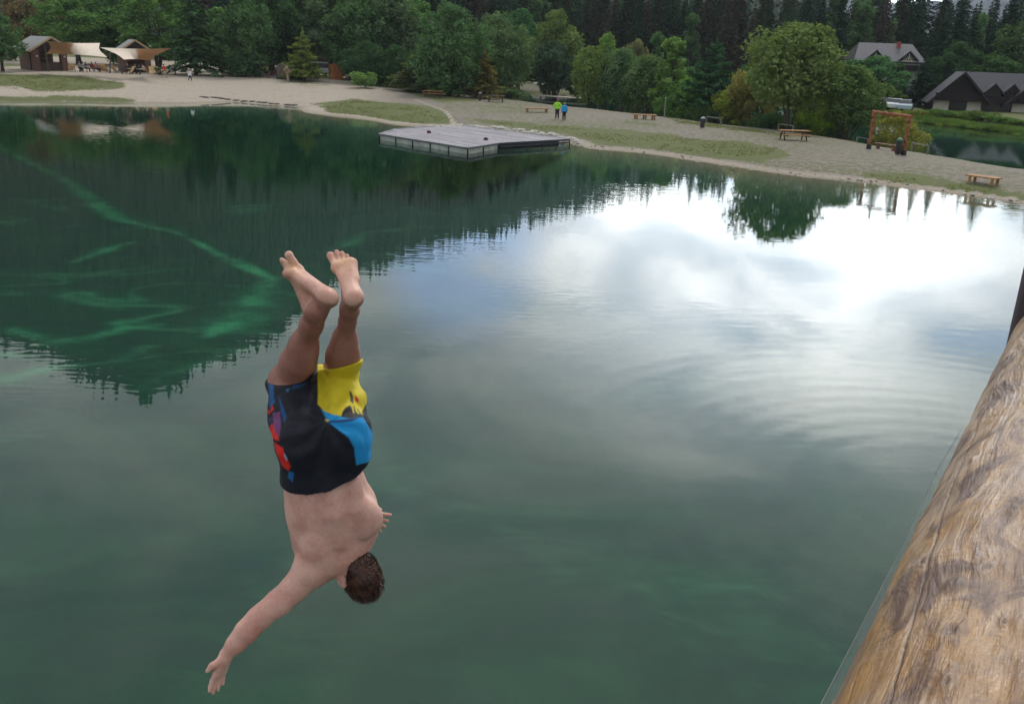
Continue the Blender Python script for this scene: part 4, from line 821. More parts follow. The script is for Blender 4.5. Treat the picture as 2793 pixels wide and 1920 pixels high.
for i,(u,v,a,c,l) in enumerate([(724,213,.2,(.03,.03,.03),'black bicycle, leftmost of the four leaning together by the trees'),(740,214,-.3,(.25,.02,.02),'dark red bicycle, second from the left in the group by the trees'),(755,214,.5,(.03,.04,.1),'dark blue bicycle, third from the left in the group by the trees'),(770,215,-.1,(.05,.05,.05),'charcoal bicycle nearest the carved post')]): bike(gp(u,v),a,c,l)
# ------------------------------------------------------------------ cafe
SHING=wood('shingle_grey',(.30,.30,.29),2.); BRN=wood('cafe_brown',(.11,.055,.035)); TIM=wood('pale_timber',(.50,.36,.2)); BRICK=wood('cafe_pier',(.17,.08,.06),2.)
def pavilion(p,rz,Wd,Dp,eave,peak,label,ov=.55):
    r=thing('cafe_pavilion',label,'pavilion',p,rz); hw=Wd/2
    # roof: two slopes, front gable towards -Y
    for g in(-1,1):
        M=MB(); M.add([(g*(hw+ov),-ov,eave-.25),(0,-ov,peak),(0,Dp+ov,peak),(g*(hw+ov),Dp+ov,eave-.25),(g*(hw+ov),-ov,eave-.37),(0,-ov,peak-.14),(0,Dp+ov,peak-.14),(g*(hw+ov),Dp+ov,eave-.37)],[(0,1,2,3),(7,6,5,4),(0,4,5,1),(3,2,6,7),(0,3,7,4),(1,5,6,2)]); sl=M.out('roof_slope',SHING,r)
        for y in(-ov-.05,):
            M=MB(); M.beam((g*(hw+ov),y,eave-.31),(0,y,peak-.06),.09,.22); M.out('bargeboard',TIM,sl)
    M=MB(); M.prismy([(-hw,eave-.05),(hw,eave-.05),(0,peak-.25)],.0,.1); M.out('gable_wall',wood('gable_dark',(.05,.03,.025)),r)
    M=MB(); M.box(-hw,hw,Dp-.12,Dp,0,eave); M.out('back_wall',BRN,r)
    M=MB(); M.box(-hw,-hw+.12,1.2,Dp-.13,0,eave); M.out('side_wall',BRN,r)
    for x in(-hw,hw-.75):
        M=MB(); M.box(x,x+.75,0,.75,0,eave-.06); M.out('pier',BRICK,r)
    M=MB(); M.box(-hw+.8,hw-.8,.15,.65,0,1.05); M.box(-hw+.76,hw-.76,.05,.75,1.05,1.12); M.out('bar_counter',WOODD,r)
    M=MB(); 
    for k in range(3): M.box(-hw+.9,hw-.9,Dp-.5,Dp-.15,.9+k*.5,.94+k*.5)
    M.out('shelf',TIM,r)
    for x in(-hw+.38,hw-.38):
        M=MB(); M.tube([(x,-.12,1.75),(x,-.16,1.88),(x,-.12,1.95)],[.07,.16,.05],8); M.out('wall_lamp',plain('lamp_white',(.8,.78,.72),.5),r)
    return r
p1=gp(95,192); p2=gp(190,196); c=(p1+p2)/2; w=np.linalg.norm((p2-p1)[:2]); a=math.atan2(p2[1]-p1[1],p2[0]-p1[0])
pavilion((c[0],c[1],c[2]-.05),math.radians(50),4.3,4.4,2.75,4.3,'left cafe pavilion with a grey shingle roof and dark brown walls',.9)
p1=gp(322,200); p2=gp(398,203); c=(p1+p2)/2+np.array([-.5,3.,0]); pavilion((c[0],c[1],gz(c[0],c[1])-.05),math.radians(31),3.7,4.,2.8,4.25,'right cafe pavilion whose pale gable rises above the second sail',.7)
SAILT=plain('sail_cream',(.74,.62,.50),.8,.06,.6); SAILB=plain('sail_orange',(.46,.25,.13),.8,.08,.6)
def sail(cs,label,conc=.07,fl=1):
    """cs: 4 corners in order, tensioned sail with inward-curved edges; top cream, underside orange"""
    r=thing('shade_sail',label,'shade sail',(0,0,0)); C_=[np.array(c) for c in cs]; n=16; cen=sum(C_)/4
    def pt(s,t): 
        q=C_[0]*(1-s)*(1-t)+C_[1]*s*(1-t)+C_[2]*s*t+C_[3]*(1-s)*t
        k=conc*(4*s*(1-s)*(abs(2*t-1)**2)+4*t*(1-t)*(abs(2*s-1)**2)); return q*(1-k*2)+cen*k*2
    for nm,dz,m in(('upper_face',.0,SAILT),('under_face',-.03,SAILB)):
        V=[pt(i/n,j/n)+np.array([0,0,dz]) for j in range(n+1) for i in range(n+1)]; Fc=[(j*(n+1)+i,j*(n+1)+i+1,(j+1)*(n+1)+i+1,(j+1)*(n+1)+i) for j in range(n) for i in range(n)]
        obj(nm,mesh(nm,V,Fc,m,True),r)
    return r
def sc(u,v,D): return at_depth(u,v,D)
SL1=[sc(128,113,106),sc(273,118,115),sc(293,157,107),sc(126,147,113)]
SL2=[sc(272,130,114),sc(466,133,107),sc(410,166,115),sc(338,163,106)]
# order around the sail: front-left high, back-right high... edges A-D-B-C
sail([SL1[0],SL1[1],SL1[2],SL1[3]],'left tan shade sail with an orange underside in front of the left pavilion')
sail([SL2[0],SL2[1],SL2[2],SL2[3]],'right tan shade sail stretched from the middle poles to a far tip')
POLE=wood('sail_pole',(.10,.07,.06))
for (u,vt,vb,l,ln) in[(133,112,196,'dark pole at the left corner of the left sail',-14),(300,132,200,'dark pole between the two sails, left of the pair',0),(332,140,203,'dark pole between the two sails, right of the pair',4),(478,140,206,'thin dark pole holding the far right tip of the sails',0)]:
    q=gp(u,vb); dd=depth(q); t=at_depth(u+ln,vt,dd); r=thing('sail_pole',l,'pole',q); MB().tube([(0,0,-.2),tuple(t-q)],.09,8).out('shaft',POLE,r); MB().tube([tuple((t-q)*.985),tuple((t-q)*1.01)],.11,8).out('cap',DK_,r)
def deckchair(p,rz,label,group):
    r=thing('deck_chair',label,'deck chair',p,rz,group); m=plain('deck_canvas',(.62,.42,.2),.8,.1)
    M=MB(); [M.beam((x,-.5,.05),(x,.45,1.0),.05) or M.beam((x,.5,.02),(x,-.25,.55),.05) for x in(-.3,.3)]; M.out('frame',TIM,r)
    M=MB(); M.add([(-.27,-.42,.16),(.27,-.42,.16),(.27,0,.40),(-.27,0,.40),(.27,.43,.98),(-.27,.43,.98),(-.27,-.42,.13),(.27,-.42,.13),(.27,0,.36),(-.27,0,.36),(.27,.46,.95),(-.27,.46,.95)],[(0,1,2,3),(3,2,4,5),(7,6,9,8),(8,9,11,10),(0,6,7,1),(4,10,11,5),(1,7,8,2),(2,8,10,4),(0,3,9,6),(3,5,11,9)]); M.out('sling',m,r)
for i,(u,v,a) in enumerate([(144,192,2.6),(155,193,2.6),(167,193,2.5),(196,196,-2.4),(268,197,3.1),(279,197,3.0),(288,198,3.0),(312,199,2.8),(400,202,2.5),(414,203,.4),(430,203,3.1),(360,203,-.6)]):
    deckchair(gp(u,v),a,'tan canvas deck chair in front of the cafe','tan canvas deck chairs before the cafe') 
PC=[(212,196,(.25,.22,.2),'grey'),(222,197,(.3,.28,.26),'pale'),(230,197,(.05,.04,.12),'violet'),(247,197,(.28,.02,.04),'maroon'),(258,198,(.2,.16,.15),'brown'),(343,202,(.02,.02,.05),'navy2'),(366,203,(.05,.03,.07),'plum'),(376,203,(.03,.03,.04),'black2'),(387,204,(.4,.36,.3),'cream')]
NM={'grey':'grey','pale':'pale grey','violet':'dark violet','maroon':'maroon','brown':'brown','navy2':'navy','plum':'plum','black2':'black','cream':'cream'}
for i,(u,v,c,n_) in enumerate(PC): person(gp(u,v)+np.array([0,.6,-.02]),random.uniform(-2,2)+math.pi*(i%2),1.68,'shirt','trousers','guest in a %s top sitting at the cafe terrace'%NM[n_],('g_'+n_,c),BLK,'sit')
def cafe_table(u,v,label):
    r=thing('cafe_table',label,'table',gp(u,v)); M=MB(); M.tube([(0,0,.70),(0,0,.74)],.42,14); M.out('tabletop',TIM,r); M=MB(); M.tube([(0,0,0),(0,0,.7)],.05,6); M.out('leg',DK_,r)
for u,v,l in((205,197,'round terrace table under the left sail'),(238,198,'round terrace table below the join of the sails'),(355,204,'round terrace table under the right sail, left one'),(382,205,'round terrace table under the right sail, right one')): cafe_table(u,v,l)
for i,(u,v,D,w) in enumerate([(20,163,140,9),(245,176,140,10),(340,180,141,7)]): pass
# ------------------------------------------------------------------ houses
ROOF=wood('chalet_slate',(.048,.052,.068),3.); DKW=wood('chalet_wood',(.020,.012,.011)); WHT=plain('chalet_white',(.66,.61,.54),.85,.08,1.); GLS=plain('window_glass',(.03,.035,.04),.12,.1)
def slope(M,a,b,c,d,t=.14):
    a,b,c,d=[np.array(x,float) for x in(a,b,c,d)]; n=nrm(np.cross(b-a,d-a)); n=n if n[2]>0 else -n
    M.add([a,b,c,d,a-n*t,b-n*t,c-n*t,d-n*t],[(0,1,2,3),(7,6,5,4),(0,4,5,1),(1,5,6,2),(2,6,7,3),(3,7,4,0)])
def window(r,x,z0,z1,w,y,fm):
    M=MB(); t=.07; M.box(x,x+w,y-.03,y,z0,z0+t); M.box(x,x+w,y-.03,y,z1-t,z1); M.box(x,x+t,y-.03,y,z0+t,z1-t); M.box(x+w-t,x+w,y-.03,y,z0+t,z1-t); M.box(x+w/2-.03,x+w/2+.03,y-.03,y,z0+t,z1-t); f=M.out('window',fm,r)
    MB().box(x+t,x+w-t,y-.015,y-.004,z0+t,z1-t).out('pane',GLS,f)
def chalet():
    q=at_depth(2543,300,119); z0=.35; q[2]=z0
    r=thing('chalet','dark timber chalet with white ground floor beyond the pond','house',q,math.radians(-14)); Wg=6.6
    sW,eav,pk=.0,1.75,5.35
    # ground floor of white wall bays with openings
    for x0,x1 in((0,1.9),(4.1,5.8),(9.5,11.1),(12.2,13.3),(16.6,18.5)): MB().box(x0,x1,-.02,.2,-.6,eav).out('wall',WHT,r)
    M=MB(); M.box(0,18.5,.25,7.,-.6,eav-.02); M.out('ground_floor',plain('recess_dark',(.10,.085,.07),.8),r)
    for x,w in((1.95,2.1),(5.9,1.7),(7.7,1.7),(11.15,1.0),(13.9,2.2)): window(r,x,-.4,eav-.12,w,.22,WOODD)
    M=MB(); M.box(13.35,13.6,-.12,.2,-.6,eav); M.box(16.2,16.5,-.12,.2,-.6,eav); M.box(13.61,16.19,-.12,.2,eav-.22,eav); M.out('door_frame',WHT,r)
    # upper gables of dark boards
    for gx in(2.9,12.1): 
        M=MB(); M.prismy([(gx-3.2,eav),(gx+3.2,eav),(gx+3.2,eav+.25),(gx,pk-.25),(gx-3.2,eav+.25)],-.35,.1); M.out('gable_wall',DKW,r)
        M=MB(); M.box(gx-3.0,gx+3.0,-1.15,-.36,eav-.02,eav+.12)
        for k in range(20): M.box(gx-3.0+k*.305,gx-3.0+k*.305+.2,-1.15,-1.09,eav+.12,eav+.85)
        M.box(gx-3.05,gx+3.05,-1.18,-1.06,eav+.85,eav+.95); M.out('balcony',DKW,r)
        for g in(-1,1):
            M=MB(); slope(M,(gx+g*3.9,-1.5,eav-.35),(gx,-1.5,pk),(gx,4.5,pk),(gx+g*3.9,4.5,eav-.35)); sl=M.out('roof',ROOF,r)
            M=MB(); M.beam((gx+g*3.92,-1.56,eav-.42),(gx,-1.56,pk-.07),.08,.24); M.out('bargeboard',DKW,sl)
    M=MB(); slope(M,(2.9,.2,eav+.6),(13,.2,eav+.6),(13,4.6,pk+.02),(2.9,4.6,pk+.02)); slope(M,(3.3,4.6,pk+.02),(20,4.6,pk+.02),(20,9,1.2),(3.3,9,1.2)); M.out('main_roof',ROOF,r)
    for dx in(7.0,9.2):
        M=MB(); M.prismy([(dx-.9,eav+.7),(dx+.9,eav+.7),(dx+.9,eav+1.35),(dx,eav+2.2),(dx-.9,eav+1.35)],-.1,2.4); dd=M.out('dormer',DKW,r)
        for g in(-1,1): M=MB(); slope(M,(dx+g*1.25,-.35,eav+1.12),(dx,-.35,eav+2.4),(dx,2.9,eav+2.4),(dx+g*1.25,2.9,eav+1.12),.1); M.out('dormer_roof',ROOF,dd)
    M=MB(); M.box(5.2,9.,-.3,.0,eav-.05,eav+.6); M.out('canopy',DKW,r)
chalet()
def house():
    D=128; q=at_depth(2322,232,D); q[2]=1.2; sc_=D/F; r=thing('house','grey-roofed house with two dormers and a red chimney on the wooded slope','house',q,math.radians(-6)); 
    rid=at_depth(2400,118,D)[2]-1.2; ev=at_depth(2400,165,D)[2]-1.2; Wd=9.2; RF=wood('house_roof',(.15,.145,.16),3.)
    M=MB(); M.box(.3,Wd-.3,0,6,0,ev-.35); M.out('wall',plain('house_white',(.55,.55,.55),.8,.08),r)
    M=MB(); slope(M,(-.3,-.7,ev-.1),(Wd+.3,-.7,ev-.1),(Wd-.9,3,rid),(.9,3,rid)); slope(M,(.9,3,rid),(Wd-.9,3,rid),(Wd+.3,6.7,ev),(-.3,6.7,ev)); M.out('roof',RF,r)
    for t_ in([(-.3,-.7,ev-.1),(.9,3,rid),(-.3,6.7,ev)],[(Wd+.3,-.7,ev-.1),(Wd-.9,3,rid),(Wd+.3,6.7,ev)]): MB().add(t_+[(x,y,z-.12) for x,y,z in t_],[(0,2,1),(3,4,5),(0,1,4,3),(1,2,5,4),(2,0,3,5)]).out('hip',DKW,r)
    for dx in(2.6,7.1):
        M=MB(); M.prismy([(dx-1.0,ev-.1),(dx+1.0,ev-.1),(dx+1.0,ev+.35),(dx,ev+1.2),(dx-1.0,ev+.35)],-.5,2.); d=M.out('dormer',DKW,r)
        for g in(-1,1): M=MB(); slope(M,(dx+g*1.4,-.8,ev+.15),(dx,-.8,ev+1.42),(dx,2.4,ev+1.42),(dx+g*1.4,2.4,ev+.15),.1); M.out('dormer_roof',RF,d)
        M=MB(); M.prismy([(dx-.75,ev),(dx+.75,ev),(dx+.75,ev+.3),(dx,ev+.95),(dx-.75,ev+.3)],-.55,-.51); w=M.out('dormer_window',GLS,d)
        M=MB(); M.box(dx-.85,dx+.85,-.62,-.56,ev-.06,ev+.05); M.beam((dx,-.59,ev),(dx,-.59,ev+1.),.07); M.beam((dx-.5,-.59,ev),(dx,-.59,ev+.6),.05); M.beam((dx+.5,-.59,ev),(dx,-.59,ev+.6),.05); M.out('window_frame',plain('pale_frame',(.6,.58,.35),.7),d)
    MB().box(6.0,6.5,2.0,2.5,rid-1.1,rid+.25).out('chimney',plain('red_brick',(.30,.07,.05),.9),r)
    M=MB(); M.box(.5,Wd-.5,-.55,-.02,ev-1.3,ev-.5); M.out('balcony',DKW,r)
    for x in(1.,3.6,6.4): window(r,x,.6,1.9,1.0,-.01,WOODD)
house()
# ------------------------------------------------------------------ the diver (built in his own frame, then placed in the air over the lake)
def ON(a,b):
    """orthonormal axes with the second row kept exactly"""
    b=nrm(b); a=np.array(a,float); a=nrm(a-b*(a@b)); return [a,b,np.cross(a,b)]
def Q(u,v,d): return np.array([(u-CX)/F*d,-(v-CY)/F*d,-d])
def attr(me,name,c):
    a=me.color_attributes.new(name,'FLOAT_COLOR','POINT'); cc=np.ones((len(me.vertices),4),np.float32); cc[:,:3]=c; a.data.foreach_set('color',cc.ravel())
def pin(U,V,poly,soft=0.):
    d=poly_sd(U,V,poly); return np.clip(.5-d/max(soft,1e-3),0,1) if soft else (d<0).astype(float)
def diver():
    h=.0046; lo=Q(530,1905,3.9)-.03; lo[2]=-4.28; hi=Q(1080,650,3.9)+.03; hi[2]=-3.28
    S=SDF(lo,hi,h); cen=Q(890,1260,3.74)
    # torso -------------------------------------------------------
    zc=np.array([0,0,1.])
    pel=Q(888,1215,3.70); wst=Q(887,1318,3.76); rib=Q(905,1420,3.81); upp=Q(922,1490,3.85)
    up=nrm(rib-wst); side=nrm(np.cross(up,zc)); fr=np.cross(side,up); AX=[side,up,fr]
    S.ell(Q(836,1205,3.68),(.098,.125,.105),AX,.05); S.ell(Q(938,1190,3.68),(.092,.125,.10),AX,.05)   # buttocks / hips
    S.ell(wst,(.165,.13,.105),AX,.07); S.ell(Q(893,1375,3.79),(.172,.14,.112),AX,.07); S.ell(rib,(.178,.15,.118),AX,.06)
    S.ell(Q(905,1480,3.84),(.165,.12,.105),AX,.06)
    # erectors either side of the spine, shoulder blades
    S.chain([Q(900,1325,3.672),Q(914,1400,3.690),Q(928,1480,3.735)],[.033,.038,.022],.026); S.chain([Q(966,1315,3.690),Q(978,1385,3.712),Q(992,1450,3.750)],[.029,.035,.020],.026); S.ell(Q(842,1395,3.74),(.055,.09,.045),AX,.03)
    S.ell(Q(862,1506,3.738),(.055,.080,.035),AX,.038); S.ell(Q(1004,1412,3.748),(.062,.080,.048),AX,.045); S.ell(Q(992,1370,3.80),(.05,.07,.05),AX,.04)
    shL=Q(848,1556,3.80); shR=Q(985,1440,3.86)
    S.ell(shL,(.070,.062,.062),AX,.045); S.ell(shR,(.062,.062,.062),AX,.045); S.cap(shL,Q(925,1520,3.83),.062,.070,.05); S.cap(shR,Q(940,1510,3.83),.058,.066,.05)
    # neck and head ----------------------------------------------
    hd=Q(981,1566,3.84); crown=nrm((.40,-.90,-.05)); face=nrm(np.array([-.55,-.30,-.78])-crown*np.dot((-.55,-.30,-.78),crown)); hs=np.cross(crown,face); HA=[hs,crown,face]
    S.cap(Q(938,1515,3.84),Q(966,1550,3.84),.062,.056,.04); S.cap(Q(950,1520,3.82),Q(985,1548,3.81),.045,.040,.03)
    S.ell(hd,(.072,.094,.087),HA,.02); S.ell(hd+face*.045-crown*.055,(.056,.060,.055),HA,.03); S.ell(hd+face*.075-crown*.098,(.028,.024,.026),HA,.03)
    S.cap(hd+face*.088-crown*.010,hd+face*.112-crown*.040,.010,.014,.012)             # nose
    S.cap(hd+face*.080+crown*.022-hs*.035,hd+face*.080+crown*.022+hs*.035,.014,.014,.015)  # brow
    for g in(-1,1):
        S.ell(hd+face*.088+hs*.032*g+crown*.004,(.014,.010,.012),HA,.0,True)
    S.cap(hd+face*.092-crown*.066-hs*.02,hd+face*.092-crown*.066+hs*.02,.007,.007,.006)
    for g in(-1,1):
        e=hd+hs*.082*g-crown*.016+face*.006; S.ell(e,(.012,.036,.024),ON(hs*g-face*.5,crown),.006); S.ell(e+hs*g*.013,(.006,.018,.009),ON(hs*g-face*.5,crown),.0,True)
    # left arm ----------------------------------------------------
    elb=Q(702,1690,3.72); wr=Q(617,1786,3.70)
    S.chain([shL,Q(805,1602,3.79),Q(760,1643,3.76),elb],[.060,.053,.050,.044],.035); S.ell(Q(722,1668,3.715),(.04,.04,.04),None,.03)
    S.chain([elb,Q(672,1722,3.71),Q(643,1756,3.70),wr],[.045,.044,.035,.0255],.03)
    # left hand: seen nearly edge-on, thumb towards the body's back
    kn=Q(598,1838,3.70); pd=nrm(kn-wr); wv=nrm(np.array([.30,-.05,-.95])-pd*np.dot((.30,-.05,-.95),pd)); pn=np.cross(pd,wv)
    S.cap(wr,wr+pd*.03,.025,.024,.02)
    for i in range(4):
        o=(i-1.5)*.0195; b=wr+pd*.018+wv*o*.7; k=wr+pd*(.083-.004*abs(i-1.3))+wv*o; S.cap(b,k,.0175,.0135,.012)
        L=(.070,.078,.072,.056)[i]; dr=nrm(pd+wv*(o*1.6)+pn*(-.10+.05*i)); p1=k+dr*L*.42; d2=nrm(dr+pn*(.16+.05*i)); p2=p1+d2*L*.32; p3=p2+nrm(d2+pn*.14)*L*.26
        S.chain([k,p1,p2,p3],[.0118,.0104,.0096,.0080],.004)
    tb=wr+pd*.020-wv*.018; t1=tb+nrm(-wv*.8+pd*.55+np.array([-.55,.05,0]))*.042; t2=t1+nrm(pd*.8-wv*.3+np.array([-.3,0,0]))*.026
    S.chain([tb,t1,t2],[.019,.0135,.0095],.010)
    # right arm, folded in front of the chest; only the finger tips pass the back's outline
    eR=Q(958,1345,4.06); wR=Q(985,1408,4.02)
    S.chain([shR,Q(985,1392,3.97),eR],[.055,.048,.042],.03); S.chain([eR,Q(975,1375,4.06),wR],[.042,.036,.026],.02)
    hR=nrm(Q(1050,1428,3.98)-wR); hw=nrm(np.array([.15,-.95,.1])-hR*np.dot((.15,-.95,.1),hR)); hn=np.cross(hR,hw)
    for i in range(4):
        o=(i-1.5)*.0205; k=wR+hR*.062+hw*o; S.cap(wR+hw*o*.6,k,.0155,.0120,.012); L=(.074,.066,.060,.044)[i]; dr=nrm(hR+hw*(o*5.5)); p1=k+dr*L*.45; p2=p1+nrm(dr+hn*.12)*L*.33; p3=p2+nrm(dr+hn*.22)*L*.25
        S.chain([k,p1,p2,p3],[.0105,.0094,.0086,.0074],.003)
    S.chain([wR+hR*.02-hw*.02,wR+hR*.055-hw*.05,wR+hR*.085-hw*.055],[.018,.012,.009],.01)
    # left leg -----------------------------------------------------
    hL=Q(836,1205,3.68); kL=Q(786,1040,3.80); aL=Q(866,848,3.48)
    S.chain([hL,Q(808,1120,3.74),kL],[.098,.088,.074],.05); S.ell(Q(764,1040,3.81),(.040,.050,.045),None,.04)
    m1=kL+(aL-kL)*.30; m2=kL+(aL-kL)*.55; m3=kL+(aL-kL)*.82
    S.chain([kL,m1,m2,m3,aL],[.070,.062,.053,.041,.037],.03)
    S.ell(m1+np.array([.024,-.005,.030]),(.062,.115,.062),ON((1,.3,0),aL-kL),.04)
    S.ell(aL+np.array([-.006,-.002,.028]),(.013,.013,.013),None,.014)
    heL=Q(893,812,3.43); S.ell(heL,(.044,.030,.034),ON((.85,-.5,.1),(.5,.85,0)),.02); S.cap(aL,heL,.034,.030,.025)
    S.cap(m3+np.array([.022,.0,.018]),heL,.016,.020,.02)     # achilles
    baL=Q(800,739,3.50); nL=nrm((.42,.62,.66)); dL=nrm(baL-heL); wL=nrm(np.cross(nL,dL)); nL=np.cross(dL,wL)
    S.cap(heL,baL+wL*.012-nL*.006,.029,.019,.02); S.cap(aL-np.array([.02,0,0]),baL-nL*.014,.034,.018,.03); S.cap(heL-wL*.008,baL-wL*.026-nL*.006,.026,.016,.02)
    S.cap(baL-wL*.030-nL*.004,baL+wL*.030-nL*.004,.0175,.0195,.015)
    sgn=1 if Q(0,0,1)[0]==9 else 1
    bt=Q(788,696,3.495); lt=Q(768,716,3.55)
    # big toe on the upper side of the ball, small toes fanning to the left
    if np.linalg.norm(baL+wL*.03-bt)>np.linalg.norm(baL-wL*.03-bt): wL=-wL
    S.chain([baL+wL*.026,baL*.45+bt*.55+wL*.010,bt],[.0165,.0145,.0150],.008); S.ell(bt,(.0165,.0165,.014),None,.006)
    for i in range(4):
        t=i/3; tip=Q(768-3*t+9*t*t,708+17*t,3.520+.032*t); st=baL+wL*(.006-.013*i); S.chain([st,st*.4+tip*.6+nL*.006,tip],[.0110,.0080-.0005*i,.0088-.0006*i],.003)
    # right leg ----------------------------------------------------
    hRr=Q(936,1190,3.69); kR=Q(926,1015,3.86); aR=Q(953,845,3.52)
    S.chain([hRr,Q(926,1100,3.78),kR],[.092,.080,.066],.05); n1=kR+(aR-kR)*.30; n2=kR+(aR-kR)*.58; n3=kR+(aR-kR)*.84
    S.chain([kR,n1,n2,n3,aR],[.066,.058,.045,.031,.031],.03); S.ell(n1+np.array([.012,-.012,.034]),(.066,.105,.058),ON((1.,0,0),aR-kR),.04)
    heR=Q(966,812,3.44); S.ell(heR,(.032,.036,.034),None,.02); S.cap(aR,heR,.030,.028,.02); S.cap(n3+np.array([.004,.0,.022]),heR,.014,.018,.018)
    baR=Q(938,722,3.53); nR=nrm((.05,.25,.96)); dR=nrm(baR-heR); wR2=nrm(np.cross(nR,dR)); wR2=wR2 if wR2[0]<0 else -wR2; nR=nrm(np.cross(dR,wR2)); nR=nR if nR[2]>0 else -nR
    S.cap(heR,baR-wR2*.020-nR*.006,.030,.021,.022); S.cap(heR+wR2*.006,baR+wR2*.024-nR*.005,.025,.020,.022); S.cap(aR-np.array([0,0,.01]),baR-nR*.022,.032,.018,.03)
    S.cap(baR+wR2*.033-nR*.004,baR-wR2*.033-nR*.008,.0205,.018,.018); S.cap(heR*.5+baR*.5-wR2*.024-nR*.004,baR-wR2*.034-nR*.006,.018,.016,.015)
    for i,(u,v,r) in enumerate([(901,697,.0158),(918,687,.0100),(933,690,.0094),(946,697,.0090),(958,706,.0086)]):
        tip=Q(u,v,3.555+.004*i); st=baR+wR2*(.032-.0155*i)+dR*.002; S.chain([st,st*.42+tip*.58-nR*.004,tip],[.0145 if i==0 else .0105,r*.84,r],.004)
    body=S; V,Fc=S.surf(1); O=CAMP+0; Rm=np.stack([_r,_u,-_f],1)
    base=np.array(Rm@cen+CAMP)
    def place(V): return (V@Rm.T+CAMP-base)
    U=CX+F*V[:,0]/-V[:,2]; W_=CY-F*V[:,1]/-V[:,2]
    n=len(V); col=np.tile(np.array([.64,.41,.35]),(n,1))
    def blend(m,c): 
        nonlocal col; m=m[:,None]; col=col*(1-m)+np.array(c)*m
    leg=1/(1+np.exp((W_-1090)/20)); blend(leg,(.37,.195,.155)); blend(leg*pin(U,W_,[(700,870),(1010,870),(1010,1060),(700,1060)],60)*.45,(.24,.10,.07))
    sole=np.zeros(n)
    for he,ba,nn in((heL,baL,nL),(heR,baR,nR)):
        dd=ba-he; t=((V-he)@dd)/(dd@dd); off=(V-he)@nn; lat=V-he-np.outer(t,dd); sole=np.maximum(sole,((t>-.35)&(t<1.6)&(np.linalg.norm(lat,axis=1)<.07))*np.clip((off+.004)/.014,0,1))
        ft=((t>.25)&(t<1.7)&(np.linalg.norm(lat,axis=1)<.10)); blend(ft*.8,(.50,.30,.22))
    blend(sole,(.66,.42,.35))
    for he,ba in((heL,baL),(heR,baR)):
        d=np.linalg.norm(V-ba,axis=1); blend(sole*np.exp(-(d/.045)**2)*.8,(.74,.52,.30)); d=np.linalg.norm(V-he,axis=1); blend(sole*np.exp(-(d/.028)**2)*.7,(.72,.52,.32))
    d=np.linalg.norm(V-elb,axis=1); blend(np.exp(-(d/.07)**2)*.6,(.50,.20,.155)); d=np.linalg.norm(V-Q(950,1530,3.8),axis=1); blend(np.exp(-(d/.07)**2)*.45,(.50,.27,.19))
    d=np.linalg.norm(V-wr,axis=1); blend(np.exp(-(d/.10)**2)*.3,(.50,.29,.22))
    r=thing('person','diver in mid-air upside down in black, blue and yellow swim shorts, arms out','person',base)
    def sk(T,out):
        c=T.new('ShaderNodeAttribute',attribute_name='tone').outputs['Color']; ob=T.new('ShaderNodeTexCoord').outputs['Object']
        n1=T.noise(ob,9.,4,.6); n2=T.noise(ob,90.,3,.6); c=T.mix(T.ramp(n1,.32,.7),T.mix(1.,c,(1.10,1.03,.98),'MULTIPLY'),T.mix(1.,c,(.90,.72,.68),'MULTIPLY')); c=T.mix(T.math('MULTIPLY',T.ramp(n2,.50,.70),.45),c,T.mix(1.,c,(.82,.66,.6),'MULTIPLY'))
        vo=T.new('ShaderNodeTexVoronoi',{'Vector':ob,'Scale':26.}).outputs['Distance']; c=T.mix(T.math('MULTIPLY',T.ramp(vo,.055,.03),.55),c,(.16,.07,.05))
        pbr(T,out,c,.46,T.new('ShaderNodeBump',{'Height':T.math('ADD',n2,T.math('MULTIPLY',n1,.6)),'Strength':.35,'Distance':.003}).outputs[0],**{'Subsurface Weight':.18,'Subsurface Radius':(.02,.008,.004),'Subsurface Scale':.6,'Specular IOR Level':.45})
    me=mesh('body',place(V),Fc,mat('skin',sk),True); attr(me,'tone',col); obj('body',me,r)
    for g in(-1,1):
        e=SDF(hd-.16,hd+.16,.0035); e.ell(hd+face*.080+hs*.032*g+crown*.004,(.012,.012,.012),None,0); v,f=e.surf(1); obj('eye',mesh('eye',place(v),f,plain('eye_white',(.6,.55,.5),.2),True),r)
    # hair ---------------------------------------------------------
    h2=SDF(hd-.2,hd+.2,.004); h2.ell(hd-face*.008+crown*.012,(.079,.096,.093),HA,.0); h2.ell(hd-face*.055-crown*.045,(.060,.045,.035),HA,.03)
    h2.ell(hd+face*.105-crown*.055,(.085,.098,.085),HA,.0,True)
    for g in(-1,1): h2.ell(hd+hs*.088*g-crown*.026+face*.018,(.036,.042,.042),HA,.0,True)
    v,f=h2.surf(1)
    rg=np.random.default_rng(4); idx=rg.integers(0,len(v),6500); p=v[idx]; o=p-hd; o/=np.linalg.norm(o,axis=1,keepdims=True); keep=(o@crown>-.72); p=p[keep];o=o[keep]; N=len(p)
    Ln=rg.uniform(.006,.011,N)*(1+1.3*np.clip(o@crown-.3,0,1))*(1+.7*np.clip(o@crown,0,1)); d=o*.55+crown*.75*np.clip(.2+o@crown,0,1)[:,None]-face*.15+rg.normal(size=(N,3))*.16; d/=np.linalg.norm(d,axis=1,keepdims=True)
    # group strands in damp tufts
    tu=rg.normal(size=(90,3)); tu/=np.linalg.norm(tu,axis=1,keepdims=True); kk=np.argmax(o@tu.T,1); tgt=hd+tu[kk]*.140+crown*.014; d2=tgt-p; d2/=np.linalg.norm(d2,axis=1,keepdims=True); d=d*.9+d2*.18; d/=np.linalg.norm(d,axis=1,keepdims=True)
    sd_=np.cross(d,rg.normal(size=(N,3))); sd_/=np.linalg.norm(sd_,axis=1,keepdims=True); w=.0016
